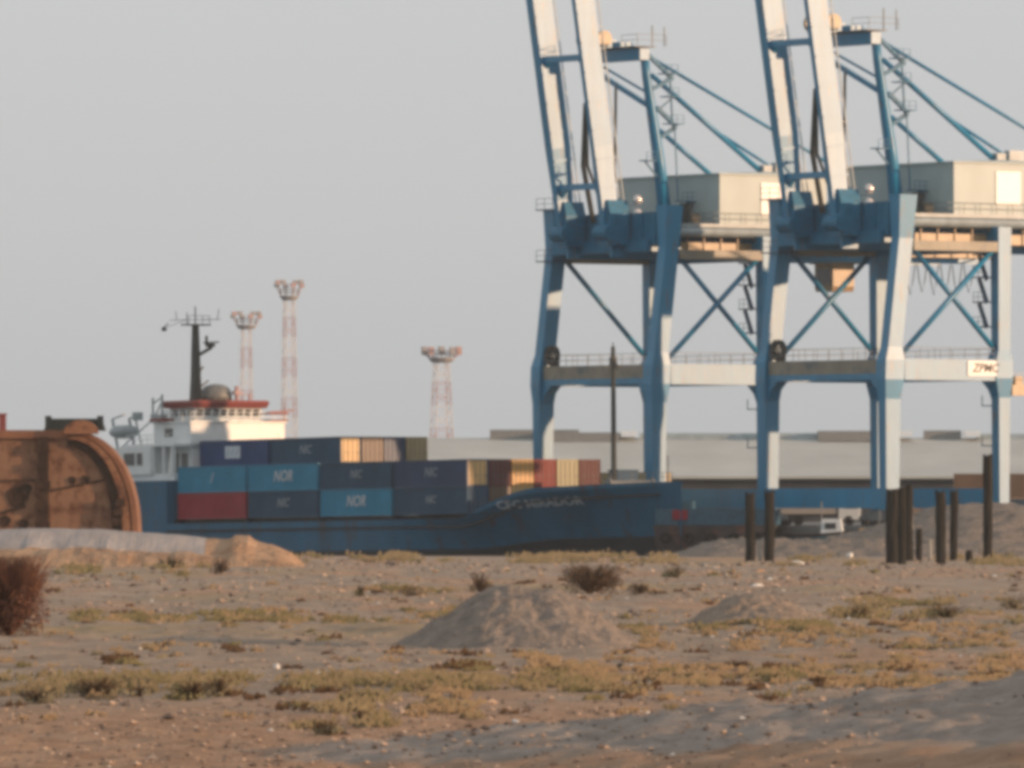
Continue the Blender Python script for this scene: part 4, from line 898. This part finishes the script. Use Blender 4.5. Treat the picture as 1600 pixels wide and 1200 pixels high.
def shrub(px, py, wpx, hpx, mt, label, seed, n=420, twig=.018, name='shrub', cat='shrub'):
    rnd = random.Random(seed); dd = pdist(py)
    for _ in range(4): dd = F*(CAMZ-gz((px-800)*dd/F, dd))/(py-HOR)
    x = (px-800)*dd/F; r_ = wpx*dd/F/2; h_ = hpx*dd/F
    rt = thing(name, label, cat, (x, dd, gz(x,dd)-.05))
    m = MB(); wd = twig*max(1, dd/280)
    lob = [(rnd.uniform(-.62,.62), rnd.uniform(-.5,.5), rnd.uniform(.06,.68), rnd.uniform(.30,.5)) for _ in range(7)]
    for k in range(n):
        lx, ly, lz, lr = lob[k%7]; u = Vector((rnd.gauss(0,1), rnd.gauss(0,1), rnd.gauss(0,1))).normalized()*lr*rnd.random()**.4
        p = Vector(((lx+u.x)*r_, (ly+u.y)*r_, max(.03,(lz+u.z*.8))*h_*.85)); s_ = wd*(1.0+1.6*rnd.random())
        n1 = Vector((rnd.gauss(0,1),rnd.gauss(0,1),rnd.gauss(0,1))).normalized(); n2 = n1.cross(Vector((rnd.gauss(0,1),rnd.gauss(0,1),1))).normalized()
        m.add([p-n1*s_, p+n2*s_*.6, p+n1*s_, p-n2*s_*.6], [(0,1,2,3)])
    m.build('foliage', mt, rt)
    m = MB()
    for k in range(max(24, n//9)):
        a = rnd.random()*6.28; e_ = rnd.uniform(.2,.85); tip = Vector((math.cos(a)*r_*e_*.95, math.sin(a)*r_*e_*.8, h_*(.92-.5*e_*rnd.random()))); mid = tip*.5+Vector((rnd.uniform(-.1,.1)*r_,0,h_*.06))
        m.tube([(0,0,0), mid, tip], [wd*.9, wd*.6, wd*.25], 3)
    m.build('stem', M['leaf_brown'] if mt is not M['leaf_red'] else M['leaf_red'], rt)
shrub(14, 992, 175, 140, M['leaf_red'], 'big reddish brown thorn bush at the left edge', 1, 11000, .024, 'thorn_bush', 'bush')
shrub(750, 930, 52, 40, M['leaf_brown'], 'small dark brown bush behind the left side of the largest heap', 2, 500)
shrub(925, 930, 140, 56, M['leaf_brown'], 'wide dark brown bush around the white upright stone', 3, 2600)
shrub(1000, 932, 40, 22, M['leaf_brown'], 'small brown bush right of the wide dark one', 4, 300)
shrub(60, 1098, 90, 30, M['leaf_olive'], 'olive shrub at the far left of the near row', 5, 700)
shrub(150, 1092, 110, 42, M['leaf_olive'], 'widest olive shrub in the near row at the left', 6, 900)
shrub(215, 1090, 50, 26, M['leaf_olive'], 'low olive shrub between two larger ones in the near row', 7, 400)
shrub(300, 1094, 80, 40, M['leaf_green'], 'green-tinged shrub in the near row left of the open gap', 8, 800)
shrub(340, 1090, 60, 40, M['leaf_olive'], 'pale olive shrub at the right end of the left row', 9, 600)
shrub(505, 1150, 70, 30, M['leaf_olive'], 'olive shrub nearest the camera, on the orange soil', 10, 600)
shrub(565, 1130, 36, 28, M['leaf_olive'], 'small olive shrub just right of the nearest one', 11, 350)
shrub(270, 895, 60, 26, M['leaf_green'], 'green shrub at the foot of the orange clay face', 12, 400, .02)
shrub(345, 897, 36, 30, M['leaf_brown'], 'dark little bush at the foot of the embankment', 13, 300)
shrub(565, 932, 26, 22, M['leaf_green'], 'tiny green shrub left of the far olive patch', 14, 250)
shrub(640, 934, 70, 22, M['leaf_dry'], 'dry golden shrub before the ship midships', 15, 450)
shrub(1055, 905, 50, 22, M['leaf_green'], 'green shrub on the flat between the wide dark bush and the piles', 16, 350, .02)
shrub(870, 1056, 60, 24, M['leaf_green'], 'green shrub beside the white stone in the dry grass', 17, 450)
shrub(1212, 1062, 70, 22, M['leaf_green'], 'bright green low shrub in the dry grass at the right', 18, 450)
shrub(1345, 966, 60, 26, M['leaf_green'], 'green shrub at the left of the right-hand row', 19, 500)
shrub(1480, 968, 90, 26, M['leaf_green'], 'wide green shrub in the right-hand row', 20, 700)
shrub(1585, 960, 60, 24, M['leaf_olive'], 'olive shrub cut by the right edge of the view', 21, 450)
shrub(455, 1048, 46, 16, M['leaf_brown'], 'flat brown plant beside the bright white stone', 22, 260)
shrub(1150, 1046, 50, 18, M['leaf_brown'], 'flat brown plant in the middle of the dry grass', 23, 260)
shrub(100, 880, 40, 36, M['leaf_brown'], 'dark thin bush in front of the grey clay at the left', 24, 320, .02)

# ------------------------------------------------------------------ haze
hm = bpy.data.materials.new('haze_air'); hm.use_nodes = True; t = hm.node_tree; t.nodes.clear()
oo = t.nodes.new('ShaderNodeOutputMaterial'); pv = t.nodes.new('ShaderNodeVolumePrincipled')
pv.inputs['Color'].default_value = (.86,.94,1.0,1); pv.inputs['Density'].default_value = .00007; pv.inputs['Anisotropy'].default_value = 0.0
t.links.new(pv.outputs[0], oo.inputs['Volume'])
m = MB(); m.box(-440, 440, -60, 1790, -3.6, 72); hz = m.build('haze', hm); tag(hz, 'thin grey dust haze over the harbour', kind='stuff')
